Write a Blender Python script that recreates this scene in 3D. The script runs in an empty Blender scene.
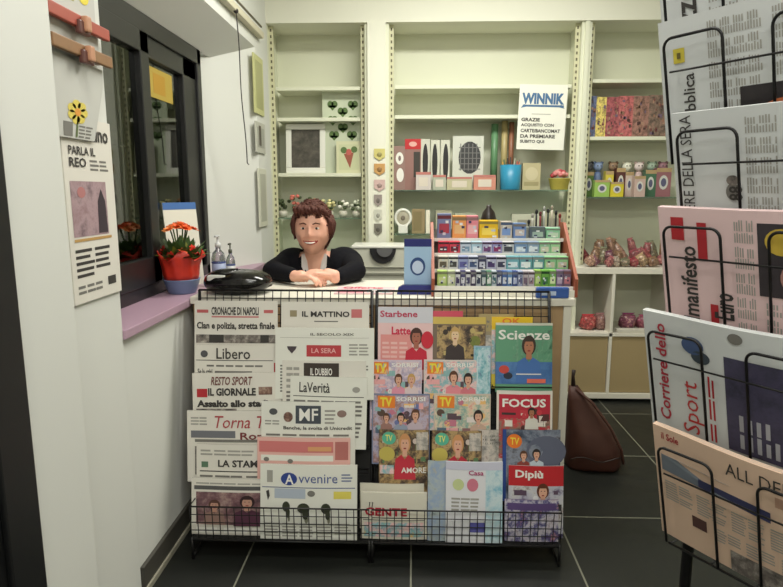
import bpy, bmesh, math, random
from math import sin, cos, pi, radians as R, sqrt
from mathutils import Vector, Matrix

S = bpy.context.scene
COL = S.collection

# ---------------------------------------------------------------- camera
CAMZ = 1.30
PITCH, YAW, F = R(9.5), R(2.0), 609.0
cam_d = bpy.data.cameras.new('camera')
cam_d.sensor_width = 36.0
cam_d.lens = F / 783 * 36
cam_d.clip_start = 0.02
cam = bpy.data.objects.new('camera', cam_d)
cam.location = (0, 0, CAMZ)
cam.rotation_euler = (pi / 2 - PITCH, 0, YAW)
COL.objects.link(cam)
S.camera = cam

# ---------------------------------------------------------------- world, lights, exposure
w = bpy.data.worlds.new('world')
w.use_nodes = True
w.node_tree.nodes['Background'].inputs[0].default_value = (0.5, 0.56, 0.52, 1)
w.node_tree.nodes['Background'].inputs[1].default_value = 0.5
S.world = w
S.view_settings.view_transform = 'Standard'
S.view_settings.look = 'None'
S.view_settings.gamma = 1.0
S.view_settings.exposure = 0.62


def area(name, loc, sx, sy, power, col, rot=(0, 0, 0)):
    d = bpy.data.lights.new(name, 'AREA')
    d.shape = 'RECTANGLE'
    d.size, d.size_y = sx, sy
    d.energy = power
    d.color = col
    o = bpy.data.objects.new(name, d)
    o.location = loc
    o.rotation_euler = rot
    COL.objects.link(o)
    return o


area('ceiling_light_back', (0.35, 2.75, 2.66), 1.2, 0.30, 25, (1.0, 0.99, 0.92))
area('ceiling_light_middle', (0.05, 1.05, 2.66), 1.2, 0.30, 11, (1.0, 0.99, 0.97))
area('ceiling_light_front', (0.35, -0.7, 2.66), 1.2, 0.30, 25, (1.0, 0.99, 0.98))


# ---------------------------------------------------------------- pixel helper (photo measurements -> points on real planes)
def ray(px, py):
    a = (px - 391.5) / F
    b = (293.5 - py) / F
    f0 = Vector((-sin(YAW), cos(YAW), 0))
    r = Vector((cos(YAW), sin(YAW), 0))
    f = f0 * cos(PITCH) + Vector((0, 0, -sin(PITCH)))
    u = f0 * sin(PITCH) + Vector((0, 0, cos(PITCH)))
    return f + r * a + u * b


def at(px, py, Y):
    d = ray(px, py)
    return Vector((0, 0, CAMZ)) + d * (Y / d.y)


def atX(px, py, X):
    d = ray(px, py)
    return Vector((0, 0, CAMZ)) + d * (X / d.x)


# ---------------------------------------------------------------- materials
MATS = {}


def srgb(c):
    return tuple(((x / 255 / 12.92) if x <= 10 else ((x / 255 + 0.055) / 1.055) ** 2.4) for x in c)


def mat(name, c, rough=0.6, metal=0.0, noise=0.0, scale=8.0, bump=0.0, spec=0.5, trans=0.0, emit=0.0, coat=0.0):
    """plain procedural material; c in 0-255 sRGB"""
    if name in MATS:
        return MATS[name]
    m = bpy.data.materials.new(name)
    m.use_nodes = True
    nt = m.node_tree
    p = nt.nodes['Principled BSDF']
    c = srgb(c)
    p.inputs['Base Color'].default_value = (*c, 1)
    p.inputs['Roughness'].default_value = rough
    p.inputs['Metallic'].default_value = metal
    p.inputs['Specular IOR Level'].default_value = spec
    p.inputs['Transmission Weight'].default_value = trans
    p.inputs['Coat Weight'].default_value = coat
    if emit:
        p.inputs['Emission Color'].default_value = (*c, 1)
        p.inputs['Emission Strength'].default_value = emit
    if noise or bump:
        tc = nt.nodes.new('ShaderNodeTexCoord')
        n = nt.nodes.new('ShaderNodeTexNoise')
        n.inputs['Scale'].default_value = scale
        n.inputs['Detail'].default_value = 4
        nt.links.new(tc.outputs['Object'], n.inputs['Vector'])
        if noise:
            mx = nt.nodes.new('ShaderNodeMix')
            mx.data_type = 'RGBA'
            nt.links.new(n.outputs['Fac'], mx.inputs['Factor'])
            mx.inputs[6].default_value = (*[x * (1 - noise) for x in c], 1)
            mx.inputs[7].default_value = (*[min(1, x * (1 + noise)) for x in c], 1)
            nt.links.new(mx.outputs[2], p.inputs['Base Color'])
        if bump:
            b = nt.nodes.new('ShaderNodeBump')
            b.inputs['Strength'].default_value = bump
            b.inputs['Distance'].default_value = 0.01
            nt.links.new(n.outputs['Fac'], b.inputs['Height'])
            nt.links.new(b.outputs['Normal'], p.inputs['Normal'])
    MATS[name] = m
    return m


def photo(name, cols, scale=25.0, rough=0.4, dist=0.25):
    """printed picture: mottled patches of several colours"""
    if name in MATS:
        return MATS[name]
    m = bpy.data.materials.new(name)
    m.use_nodes = True
    nt = m.node_tree
    p = nt.nodes['Principled BSDF']
    p.inputs['Roughness'].default_value = rough
    tc = nt.nodes.new('ShaderNodeTexCoord')
    n = nt.nodes.new('ShaderNodeTexNoise')
    n.inputs['Scale'].default_value = scale
    n.inputs['Detail'].default_value = 8
    n.inputs['Roughness'].default_value = 0.7
    n.inputs['Distortion'].default_value = dist
    nt.links.new(tc.outputs['Object'], n.inputs['Vector'])
    cr = nt.nodes.new('ShaderNodeValToRGB')
    el = cr.color_ramp.elements
    k = len(cols)
    el[0].position = 0.32
    el[0].color = (*srgb(cols[0]), 1)
    el[1].position = 0.68
    el[1].color = (*srgb(cols[-1]), 1)
    for i in range(1, k - 1):
        e = el.new(0.32 + 0.36 * i / (k - 1))
        e.color = (*srgb(cols[i]), 1)
    nt.links.new(n.outputs['Fac'], cr.inputs['Fac'])
    nt.links.new(cr.outputs['Color'], p.inputs['Base Color'])
    MATS[name] = m
    return m


def C(r, g, b, rough=0.5):
    return mat('paint_%d_%d_%d' % (r, g, b), (r, g, b), rough)


PAPER = mat('newsprint', (220, 216, 206), 0.8, noise=0.04, scale=6)
PAPERW = mat('white_paper', (226, 226, 216), 0.7)
PAPERP = mat('pink_newsprint', (226, 178, 168), 0.8, noise=0.04, scale=6)
PAPERPK = mat('pale_pink_newsprint', (226, 196, 196), 0.8, noise=0.04, scale=6)
PAPERE = mat('peach_newsprint', (214, 184, 160), 0.8, noise=0.04, scale=6)
PAPERB = mat('cool_newsprint', (206, 209, 208), 0.8, noise=0.04, scale=6)
INK = mat('black_ink', (56, 53, 50), 0.7)
INKG = mat('grey_ink', (118, 116, 110), 0.8)
INKL = mat('light_grey_ink', (160, 158, 150), 0.8)
INKR = mat('red_ink', (178, 40, 48), 0.6)
INKB = mat('blue_ink', (46, 66, 128), 0.6)
WHITE = mat('white_ink', (235, 233, 226), 0.6)
BLACKW = mat('black_wire', (16, 15, 15), 0.45, spec=0.4)
BLACKP = mat('black_sheet_metal', (14, 13, 13), 0.6)
WALL = mat('white_plaster', (214, 215, 209), 0.85, noise=0.015, scale=2.5, bump=0.03)
CREAM = mat('cream_shelving', (220, 222, 200), 0.5, noise=0.01, scale=3)
CREAMW = mat('cream_wall', (228, 228, 212), 0.8, noise=0.012, scale=2)
WOOD = mat('pale_wood', (176, 146, 108), 0.55, noise=0.08, scale=5)
WHITEL = mat('white_laminate', (226, 222, 208), 0.4)
DARKF = mat('dark_window_frame', (34, 34, 34), 0.35)
DOORM = mat('black_door', (17, 18, 19), 0.45)
PHBW = photo('news_photo', [(48, 46, 46), (120, 112, 106), (190, 184, 174)], 30)
PHBR = photo('brown_news_photo', [(44, 36, 34), (130, 96, 84), (190, 168, 150)], 26)


# ---------------------------------------------------------------- mesh builder
TXT = {}


def text_mesh(s, bold=0.0):
    key = (s, bold)
    if key in TXT:
        return TXT[key]
    c = bpy.data.curves.new('tmp', 'FONT')
    c.body = s
    c.offset = bold
    c.resolution_u = 2
    o = bpy.data.objects.new('tmp', c)
    COL.objects.link(o)
    bpy.context.view_layer.update()
    me = o.to_mesh()
    vs = [(v.co.x, v.co.y) for v in me.vertices]
    fs = [tuple(p.vertices) for p in me.polygons]
    o.to_mesh_clear()
    bpy.data.objects.remove(o)
    bpy.data.curves.remove(c)
    if vs:
        x0, x1 = min(v[0] for v in vs), max(v[0] for v in vs)
        y0, y1 = min(v[1] for v in vs), max(v[1] for v in vs)
        vs = [((x - x0) / (x1 - x0), (y - y0) / (y1 - y0)) for x, y in vs]
    TXT[key] = (vs, fs)
    return TXT[key]


class MB:
    def __init__(self):
        self.v, self.f, self.m, self.s = [], [], [], []
        self.mats = []

    def mi(self, m):
        if m not in self.mats:
            self.mats.append(m)
        return self.mats.index(m)

    def add(self, vs, fs, m, smooth=False):
        o = len(self.v)
        self.v += [tuple(x) for x in vs]
        k = self.mi(m)
        for f in fs:
            self.f.append(tuple(i + o for i in f))
            self.m.append(k)
            self.s.append(smooth)

    def box(self, a, b, m, M=None):
        x0, y0, z0 = [min(a[i], b[i]) for i in range(3)]
        x1, y1, z1 = [max(a[i], b[i]) for i in range(3)]
        vs = [Vector(p) for p in ((x0, y0, z0), (x1, y0, z0), (x1, y1, z0), (x0, y1, z0), (x0, y0, z1), (x1, y0, z1), (x1, y1, z1), (x0, y1, z1))]
        if M:
            vs = [M @ v for v in vs]
        self.add(vs, [(3, 2, 1, 0), (4, 5, 6, 7), (0, 1, 5, 4), (1, 2, 6, 5), (2, 3, 7, 6), (3, 0, 4, 7)], m)

    def rbox(self, a, b, m, r=0.004, M=None):
        """box with chamfered vertical and horizontal edges"""
        bm = bmesh.new()
        bmesh.ops.create_cube(bm, size=1)
        c = [(a[i] + b[i]) / 2 for i in range(3)]
        s = [abs(b[i] - a[i]) for i in range(3)]
        for v in bm.verts:
            v.co = Vector([v.co[i] * s[i] + c[i] for i in range(3)])
        bmesh.ops.bevel(bm, geom=bm.edges[:], offset=min(r, min(s) * 0.45), segments=2, affect='EDGES', profile=0.6)
        bm.verts.index_update()
        vs = [(M @ v.co if M else v.co.copy()) for v in bm.verts]
        fs = [tuple(v.index for v in f.verts) for f in bm.faces]
        bm.free()
        self.add(vs, fs, m)

    def tube(self, pts, r, m, n=8, closed=False, cap=True):
        pts = [Vector(p) for p in pts]
        rs = r if isinstance(r, (list, tuple)) else [r] * len(pts)
        rings = []
        up = Vector((0, 0, 1))
        prev = None
        N = len(pts)
        for i, p in enumerate(pts):
            if closed:
                d = pts[(i + 1) % N] - pts[i - 1]
            else:
                d = pts[min(i + 1, N - 1)] - pts[max(i - 1, 0)]
            d.normalize()
            if prev is None:
                a = d.cross(up)
                if a.length < 0.05:
                    a = d.cross(Vector((1, 0, 0)))
            else:
                a = prev - d * prev.dot(d)
                if a.length < 0.01:
                    a = d.cross(up)
            a.normalize()
            prev = a
            b = d.cross(a)
            rings.append([p + (a * cos(2 * pi * k / n) + b * sin(2 * pi * k / n)) * rs[i] for k in range(n)])
        vs = [q for ring in rings for q in ring]
        fs = []
        for i in range(N if closed else N - 1):
            j = (i + 1) % N
            for k in range(n):
                fs.append((i * n + k, i * n + (k + 1) % n, j * n + (k + 1) % n, j * n + k))
        if cap and not closed:
            fs.append(tuple(range(n - 1, -1, -1)))
            fs.append(tuple((N - 1) * n + k for k in range(n)))
        self.add(vs, fs, m, True)

    def lathe(self, prof, m, c=(0, 0, 0), n=24, M=None, sx=1, sy=1):
        vs = []
        for r, z in prof:
            for k in range(n):
                a = 2 * pi * k / n
                p = Vector((c[0] + r * cos(a) * sx, c[1] + r * sin(a) * sy, c[2] + z))
                vs.append(M @ p if M else p)
        fs = []
        for i in range(len(prof) - 1):
            for k in range(n):
                fs.append((i * n + k, i * n + (k + 1) % n, (i + 1) * n + (k + 1) % n, (i + 1) * n + k))
        if prof[0][0] > 1e-5:
            fs.append(tuple(range(n - 1, -1, -1)))
        if prof[-1][0] > 1e-5:
            fs.append(tuple((len(prof) - 1) * n + k for k in range(n)))
        self.add(vs, fs, m, True)

    def ell(self, c, r, m, n=16, k=10, M=None):
        c = Vector(c)
        vs = []
        fs = []
        for i in range(k + 1):
            t = pi * i / k
            for j in range(n):
                a = 2 * pi * j / n
                p = Vector((r[0] * sin(t) * cos(a), r[1] * sin(t) * sin(a), r[2] * cos(t)))
                vs.append(c + (M @ p if M else p))
        for i in range(k):
            for j in range(n):
                fs.append((i * n + j, (i + 1) * n + j, (i + 1) * n + (j + 1) % n, i * n + (j + 1) % n))
        self.add(vs, fs, m, True)

    def capsule(self, a, b, ra, rb, m, n=16):
        a, b = Vector(a), Vector(b)
        d = b - a
        L = d.length
        q = d.to_track_quat('Z', 'Y').to_matrix()
        prof = []
        for i in range(7):
            t = -pi / 2 + (pi / 2) * i / 6
            prof.append((ra * cos(t), ra * sin(t)))
        for i in range(7):
            t = (pi / 2) * i / 6
            prof.append((rb * cos(t), L + rb * sin(t)))
        prof[0] = (1e-5 * 2, prof[0][1])
        prof[-1] = (1e-5 * 2, prof[-1][1])
        vs = []
        for r, z in prof:
            for k in range(n):
                an = 2 * pi * k / n
                vs.append(a + q @ Vector((r * cos(an), r * sin(an), z)))
        fs = []
        for i in range(len(prof) - 1):
            for k in range(n):
                fs.append((i * n + k, i * n + (k + 1) % n, (i + 1) * n + (k + 1) % n, (i + 1) * n + k))
        fs.append(tuple(range(n - 1, -1, -1)))
        fs.append(tuple((len(prof) - 1) * n + k for k in range(n)))
        self.add(vs, fs, m, True)

    def prism(self, poly, y0, y1, m, axis='y'):
        """poly of 2-D points extruded along an axis"""
        def P(p, t):
            return {'y': (p[0], t, p[1]), 'x': (t, p[0], p[1]), 'z': (p[0], p[1], t)}[axis]
        n = len(poly)
        vs = [P(p, y0) for p in poly] + [P(p, y1) for p in poly]
        fs = [tuple(range(n)), tuple(range(2 * n - 1, n - 1, -1))]
        for i in range(n):
            fs.append((i, i + n, (i + 1) % n + n, (i + 1) % n))
        self.add(vs, fs, m)

    def build(self, name, parent=None, loc=None, rot=None, bevel=0.0, fixn=True):
        me = bpy.data.meshes.new(name)
        me.from_pydata(self.v, [], self.f)
        for m in self.mats:
            me.materials.append(m)
        for i, p in enumerate(me.polygons):
            p.material_index = self.m[i]
            p.use_smooth = self.s[i]
        me.update()
        o = bpy.data.objects.new(name, me)
        COL.objects.link(o)
        if parent:
            o.parent = parent
        if loc is not None:
            o.location = loc
        if rot is not None:
            o.rotation_euler = rot
        if bevel:
            b = o.modifiers.new('bevel', 'BEVEL')
            b.width = bevel
            b.segments = 2
            b.limit_method = 'ANGLE'
        return o


def tag(o, label, cat, group=None, kind=None):
    o['label'] = label
    o['category'] = cat
    if group:
        o['group'] = group
    if kind:
        o['kind'] = kind
    return o


def struct(o):
    o['kind'] = 'structure'
    return o


def empty(name, loc=(0, 0, 0), rot=(0, 0, 0)):
    o = bpy.data.objects.new(name, None)
    o.empty_display_size = 0.05
    COL.objects.link(o)
    o.location = loc
    o.rotation_euler = rot
    return o


# ---------------------------------------------------------------- printed sheets
class Sheet(MB):
    """a folded paper or magazine standing upright: local x right, -y towards the reader, z up.
    Printing is laid on the front in page fractions (0..1, 0..1)."""
    def __init__(self, W, H, T, body, bow=0.0, curl=0.0, turned=False, wave=0.0, wrinkle=0.0):
        super().__init__()
        self.W, self.H, self.T, self.bow, self.curl, self.turned, self.wave = W, H, T, bow, curl, turned, wave
        nx, nz = 16, 8
        vs, fs = [], []
        for side in (0, 1):
            for j in range(nz + 1):
                for i in range(nx + 1):
                    vs.append(self.P(i / nx, j / nz, -T * side, raw=True))
        o = (nx + 1) * (nz + 1)
        for j in range(nz):
            for i in range(nx):
                a = j * (nx + 1) + i
                fs.append((a, a + 1, a + nx + 2, a + nx + 1))
                fs.append((o + a + nx + 1, o + a + nx + 2, o + a + 1, o + a))
        for i in range(nx):
            fs.append((i, o + i, o + i + 1, i + 1))
            a = nz * (nx + 1) + i
            fs.append((a + 1, o + a + 1, o + a, a))
        for j in range(nz):
            a = j * (nx + 1)
            fs.append((a + nx + 1, o + a + nx + 1, o + a, a))
            a += nx
            fs.append((a, o + a, o + a + nx + 1, a + nx + 1))
        self.add(vs, fs, body)
        # page-edge lines on the rim so the thickness reads as leaves
        if T > 0.004:
            for q in (0.35, 0.7):
                vs = []
                for i in range(nx + 1):
                    p = Vector(self.P(i / nx, 1.0, -T * q, raw=True))
                    vs += [p + Vector((0, -0.0004, 0.0003)), p + Vector((0, 0.0004, 0.0003))]
                self.add(vs, [(2 * i, 2 * i + 2, 2 * i + 3, 2 * i + 1) for i in range(nx)], INKL)

    def P(self, u, v, h, raw=False):
        if self.turned and not raw:
            u, v = 1 - v, u
        x = (u - 0.5) * self.W
        y = self.bow * (2 * u - 1) ** 2 - self.curl * v * v + self.wave * sin(u * 7.0 + 1.0) * v
        return (x, y - h, v * self.H)

    def rect(self, u0, v0, u1, v1, m, layer=1):
        nu = max(1, int(abs(u1 - u0) / 0.08))
        nv = max(1, int(abs(v1 - v0) / (0.12 if not self.turned else 0.08)))
        vs, fs = [], []
        for j in range(nv + 1):
            for i in range(nu + 1):
                vs.append(self.P(u0 + (u1 - u0) * i / nu, v0 + (v1 - v0) * j / nv, 0.0006 * layer))
        for j in range(nv):
            for i in range(nu):
                a = j * (nu + 1) + i
                fs.append((a, a + 1, a + nu + 2, a + nu + 1))
        self.add(vs, fs, m)

    def oval(self, cu, cv, ru, rv, m, layer=2, n=18, a0=0.0, a1=2 * pi):
        vs = [self.P(cu, cv, 0.0006 * layer)]
        for k in range(n + 1):
            a = a0 + (a1 - a0) * k / n
            vs.append(self.P(cu + ru * cos(a), cv + rv * sin(a), 0.0006 * layer))
        self.add(vs, [(0, k, k + 1) for k in range(1, n + 1)], m)

    def poly(self, pts, m, layer=2):
        self.add([self.P(a, b, 0.0006 * layer) for a, b in pts], [tuple(range(len(pts)))], m)

    def text(self, s, u0, v0, u1, v1, m, layer=3, bold=0.02, shear=0.0):
        vs, fs = text_mesh(s, bold)
        out = []
        for x, y in vs:
            out.append(self.P(u0 + (u1 - u0) * x + shear * (y - 0.5) * (v1 - v0), v0 + (v1 - v0) * y, 0.0006 * layer))
        self.add(out, fs, m)

    def lines(self, u0, v0, u1, v1, n, m=INKG, rnd=None, words=3, fill=0.5, layer=1):
        rnd = rnd or random
        dv = (v1 - v0) / n
        for i in range(n):
            x = u0
            y = v1 - dv * (i + 1)
            L = (u1 - u0)
            for k in range(words):
                wl = L / words * (0.72 + 0.24 * rnd.random())
                self.rect(x, y, x + wl, y + dv * fill, m, layer)
                x += L / words
                if i % 5 == 4 and k == words - 2:
                    break

    def person_print(self, cu, cv, s, skin, hair, cloth, asp=1.0, layer=2):
        """printed half-length portrait: shoulders, neck, face with eyes and mouth, hair"""
        a = asp
        self.oval(cu, cv + 0.10 * s, 0.62 * s * a, 0.72 * s, hair, layer)
        self.poly([(cu - 0.20 * s * a, cv - 0.1 * s), (cu - 0.26 * s * a, cv - 0.9 * s), (cu + 0.26 * s * a, cv - 0.9 * s), (cu + 0.20 * s * a, cv - 0.1 * s)], skin, layer + 1)
        self.poly([(cu - 1.15 * s * a, cv - 2.6 * s), (cu - 1.0 * s * a, cv - 1.1 * s), (cu - 0.35 * s * a, cv - 0.75 * s), (cu, cv - 1.1 * s), (cu + 0.35 * s * a, cv - 0.75 * s), (cu + 1.0 * s * a, cv - 1.1 * s), (cu + 1.15 * s * a, cv - 2.6 * s)], cloth, layer + 2)
        self.oval(cu, cv, 0.42 * s * a, 0.58 * s, skin, layer + 3)
        for q in (-1, 1):
            self.oval(cu + q * 0.17 * s * a, cv + 0.12 * s, 0.07 * s * a, 0.04 * s, INK, layer + 4, 8)
        self.oval(cu, cv - 0.28 * s, 0.15 * s * a, 0.06 * s, C(150, 50, 50), layer + 4, 8)
        self.oval(cu, cv + 0.38 * s, 0.44 * s * a, 0.28 * s, hair, layer + 4, 10, 0, pi)


def clutter(s, seed, cols, n=18, box=(0.03, 0.03, 0.97, 0.97), layer=1):
    r_ = random.Random(seed)
    for i in range(n):
        u = box[0] + (box[2] - box[0]) * r_.random() * 0.85
        v = box[1] + (box[3] - box[1]) * r_.random() * 0.9
        w_, h_ = 0.06 + 0.2 * r_.random(), 0.02 + 0.08 * r_.random()
        m_ = C(*cols[r_.randrange(len(cols))])
        if r_.random() < 0.6:
            s.rect(u, v, min(u + w_, box[2]), min(v + h_, box[3]), m_, layer)
        else:
            s.oval(min(u + w_ / 2, box[2] - 0.05), min(v + 0.04, box[3] - 0.05), 0.05, 0.04, m_, layer, 10)


LEAN = R(8)


def stand(sh, name, pxl, pxr, pyt, Y, lean=LEAN, roll=0.0, parent=None):
    """put a printed sheet so its top edge is at photo row pyt on the plane Y"""
    a, b = at(pxl, pyt, Y), at(pxr, pyt, Y)
    cx, zt = (a.x + b.x) / 2, (a.z + b.z) / 2
    H = sh.H
    return sh.build(name, None, (cx, Y - H * sin(lean), zt - H * cos(lean)), (-lean, roll, 0))


def widthpx(pxl, pxr, pyt, Y):
    return (at(pxr, pyt, Y) - at(pxl, pyt, Y)).length


# ================================================================ STRUCTURE
XL, XR, YB, YF, ZC = -0.88, 2.6, 4.10, -1.8, 2.72

# floor: dark tiles with pale joints
fm = bpy.data.materials.new('dark_floor_tiles')
fm.use_nodes = True
nt = fm.node_tree
p = nt.nodes['Principled BSDF']
tc = nt.nodes.new('ShaderNodeTexCoord')
mp = nt.nodes.new('ShaderNodeMapping')
mp.inputs['Location'].default_value = (0.0, 0.05, 0)
br = nt.nodes.new('ShaderNodeTexBrick')
br.offset = 0
br.inputs['Scale'].default_value = 1.0
br.inputs['Brick Width'].default_value = 0.59
br.inputs['Row Height'].default_value = 0.59
br.inputs['Mortar Size'].default_value = 0.0035
br.inputs['Mortar Smooth'].default_value = 0.2
br.inputs['Color1'].default_value = (*srgb((24, 26, 23)), 1)
br.inputs['Color2'].default_value = (*srgb((28, 30, 26)), 1)
br.inputs['Mortar'].default_value = (*srgb((120, 120, 106)), 1)
nz = nt.nodes.new('ShaderNodeTexNoise')
nz.inputs['Scale'].default_value = 6
nz.inputs['Detail'].default_value = 6
mr = nt.nodes.new('ShaderNodeMapRange')
mr.inputs['To Min'].default_value = 0.35
mr.inputs['To Max'].default_value = 0.6
nt.links.new(tc.outputs['Object'], mp.inputs['Vector'])
nt.links.new(mp.outputs['Vector'], br.inputs['Vector'])
nt.links.new(tc.outputs['Object'], nz.inputs['Vector'])
nt.links.new(nz.outputs['Fac'], mr.inputs['Value'])
nt.links.new(mr.outputs['Result'], p.inputs['Roughness'])
nt.links.new(br.outputs['Color'], p.inputs['Base Color'])
b = MB()
b.box((-1.6, YF, -0.1), (XR, YB + 0.1, 0), fm)
struct(b.build('floor'))
b = MB()
b.box((-1.6, YF, ZC), (XR, YB + 0.1, ZC + 0.1), CREAMW)
struct(b.build('ceiling'))

# left wall around the window opening
WY0, WY1, WZ0, WZ1 = 1.755, 3.52, 0.89, 2.09
VY1, VZ1, VX = 3.055, 1.97, -1.03      # far end, top and front plane of the window frame (splayed reveal)
b = MB()
b.box((XL - 0.30, YF, 0), (XL, WY0, ZC), WALL)
b.box((XL - 0.30, WY0, 0), (XL, WY1, WZ0 - 0.03), WALL)
b.box((XL - 0.30, WY0, WZ1), (XL, WY1, ZC), WALL)
b.box((XL - 0.30, WY1, 0), (XL, YB, ZC), WALL)
b.prism([(XL, WY1), (VX - 0.07, VY1), (XL - 0.30, VY1), (XL - 0.30, WY1)], WZ0 - 0.03, WZ1, WALL, axis='z')
_n = [(XL, WY0, WZ1), (VX, WY0, VZ1), (XL - 0.30, WY0, VZ1), (XL - 0.30, WY0, WZ1), (XL, WY1, WZ1), (VX, WY1, VZ1), (XL - 0.30, WY1, VZ1), (XL - 0.30, WY1, WZ1)]
b.add(_n, [(3, 2, 1, 0), (4, 5, 6, 7), (0, 1, 5, 4), (1, 2, 6, 5), (2, 3, 7, 6), (3, 0, 4, 7)], WALL)
struct(b.build('wall_left'))
b = MB()
b.box((-1.6, YB, 0), (XR, YB + 0.1, ZC), CREAMW)
struct(b.build('wall_back'))
b = MB()
b.box((XR, YF, 0), (XR + 0.1, YB, ZC), CREAMW)
struct(b.build('wall_right'))
b = MB()
b.box((-1.6, YF - 0.1, 0), (XR, YF, ZC), CREAMW)
struct(b.build('wall_front'))
b = MB()
b.rbox((XL, 1.17, 0), (-0.795, 1.385, ZC), WALL, 0.006)
struct(b.build('trim_1'))
b = MB()
b.rbox((XL, 1.385, 0), (XL + 0.012, WY0, ZC), WALL, 0.004)
struct(b.build('trim_2'))
SILLM = mat('pink_stone_sill', (176, 146, 164), 0.4, noise=0.06, scale=12)
b = MB()
b.rbox((XL - 0.27, WY0 - 0.002, WZ0 - 0.03), (XL + 0.02, WY1, WZ0), SILLM, 0.004)
struct(b.build('trim_3'))
BBM = mat('dark_baseboard', (70, 68, 62), 0.5, noise=0.1, scale=10)
b = MB()
b.rbox((XL, WY0 + 0.02, 0), (XL + 0.014, YB, 0.095), BBM, 0.003)
b.rbox((XL, WY0 + 0.02, 0), (XL + 0.020, YB, 0.022), mat('pale_tile_edge', (150, 146, 130), 0.6), 0.003)
struct(b.build('baseboard_left'))

# dark door at the far left
b = MB()
dr = b
dr.rbox((XL, 0.30, 0), (-0.785, 1.17, 2.3), DOORM, 0.006)
d1 = struct(dr.build('door_1'))
b = MB()
for q in (1.10, 0.45):
    b.rbox((-0.785, q - 0.05, 0.02), (-0.772, q + 0.05, 2.27), DOORM, 0.004)
b.build('door_stile', d1)

# window
win = struct(empty('window_1', (XL - 0.26, 2.4, WZ0)))
win.location = (0, 0, 0)
FX0, FX1 = VX - 0.065, VX
_wy1, _wz1 = WY1, WZ1
WY1, WZ1 = VY1, VZ1
b = MB()
b.rbox((FX0, WY0, WZ0), (FX1, WY1, WZ0 + 0.05), DARKF, 0.004)
b.rbox((FX0, WY0, WZ1 - 0.07), (FX1, WY1, WZ1), DARKF, 0.004)
b.rbox((FX0, WY0, WZ0), (FX1, WY0 + 0.05, WZ1), DARKF, 0.004)
b.rbox((FX0, WY1 - 0.05, WZ0), (FX1, WY1, WZ1), DARKF, 0.004)
b.build('window_frame', win)
GLASS = mat('window_glass', (150, 160, 150), 0.02, trans=1.0, spec=0.5)
for i, (y0, y1, xo) in enumerate(((WY0 + 0.05, 2.44, 0.006), (2.37, WY1 - 0.05, -0.012))):
    b = MB()
    xa, xb = FX0 + 0.012 + xo, FX1 + xo
    zz0, zz1 = WZ0 + 0.05, WZ1 - 0.07
    b.rbox((xa, y0, zz0), (xb, y1, zz0 + 0.105), DARKF, 0.004)
    b.rbox((xa, y0, zz1 - 0.08), (xb, y1, zz1), DARKF, 0.004)
    b.rbox((xa, y0, zz0), (xb, y0 + 0.07, zz1), DARKF, 0.004)
    b.rbox((xa, y1 - (0.075 if i == 0 else 0.16), zz0), (xb, y1, zz1), DARKF, 0.004)
    s_ = b.build('window_sash', win)
    b = MB()
    b.box(((xa + xb) / 2 - 0.003, y0 + 0.06, zz0 + 0.09), ((xa + xb) / 2 + 0.003, y1 - 0.07, zz1 - 0.05), GLASS)
    b.build('glass_pane', s_)
WY1, WZ1 = _wy1, _wz1
# what stands outside the window: an alley wall with a ledge, its grey-green lightened to imitate reflections in the panes
b = MB()
ALLEY = mat('alley_reflection_tone', (128, 132, 112), 0.9, noise=0.25, scale=2)
b.box((-1.75, -1.8, 0), (-1.65, 5.4, 3.2), ALLEY)
b.box((-1.65, 2.2, 1.55), (-1.60, 4.9, 1.60), mat('alley_ledge', (120, 124, 112), 0.9))
struct(b.build('wall_outside'))
# pale strip curtain in the alley + yellow notice stuck on the far pane
b = MB()
vs = []
n = 40
for i in range(n + 1):
    y = 3.00 + 0.75 * i / n
    x = -1.36 + 0.018 * sin(i * 1.3)
    vs += [(x, y, 0.0), (x, y, 1.75)]
b.add(vs, [(2 * i, 2 * i + 1, 2 * i + 3, 2 * i + 2) for i in range(n)], mat('grey_curtain', (150, 150, 140), 0.9), True)
o = b.build('curtain')
sm = o.modifiers.new('s', 'SOLIDIFY')
sm.thickness = 0.004
tag(o, 'pale grey pleated curtain behind the far window pane', 'curtain')
b = MB()
xa = FX0 + 0.0
b.box((FX1 - 0.0345, 2.50, 1.68), (FX1 - 0.033, 2.76, 1.80), mat('yellow_paper', (170, 146, 60), 0.7))
b.box((FX1 - 0.033, 2.56, 1.70), (FX1 - 0.0325, 2.68, 1.78), mat('yellow_dark', (172, 132, 40), 0.7))
tag(b.build('notice', None), 'yellow notice stuck high on the far window pane', 'notice')

# back wall: bulkhead and built-in shelving carcass
YS = 3.80


def zat(py, Y=YS, px=400):
    return at(px, py, Y).z


def xat(px, Y=YS, py=150):
    return at(px, py, Y).x


ztop = zat(22)
b = MB()
b.box((XL, YS, ztop), (XR, YB, ZC), CREAMW)
struct(b.build('trim_4'))

# ================================================================ BACK SHELVING
PERF = mat('perforated_upright', (206, 204, 170), 0.5, metal=0.0)
HOLE = mat('slot_hole', (96, 92, 70), 0.8)
GL = mat('glass_shelf', (200, 226, 210), 0.03, trans=0.9)


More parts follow.
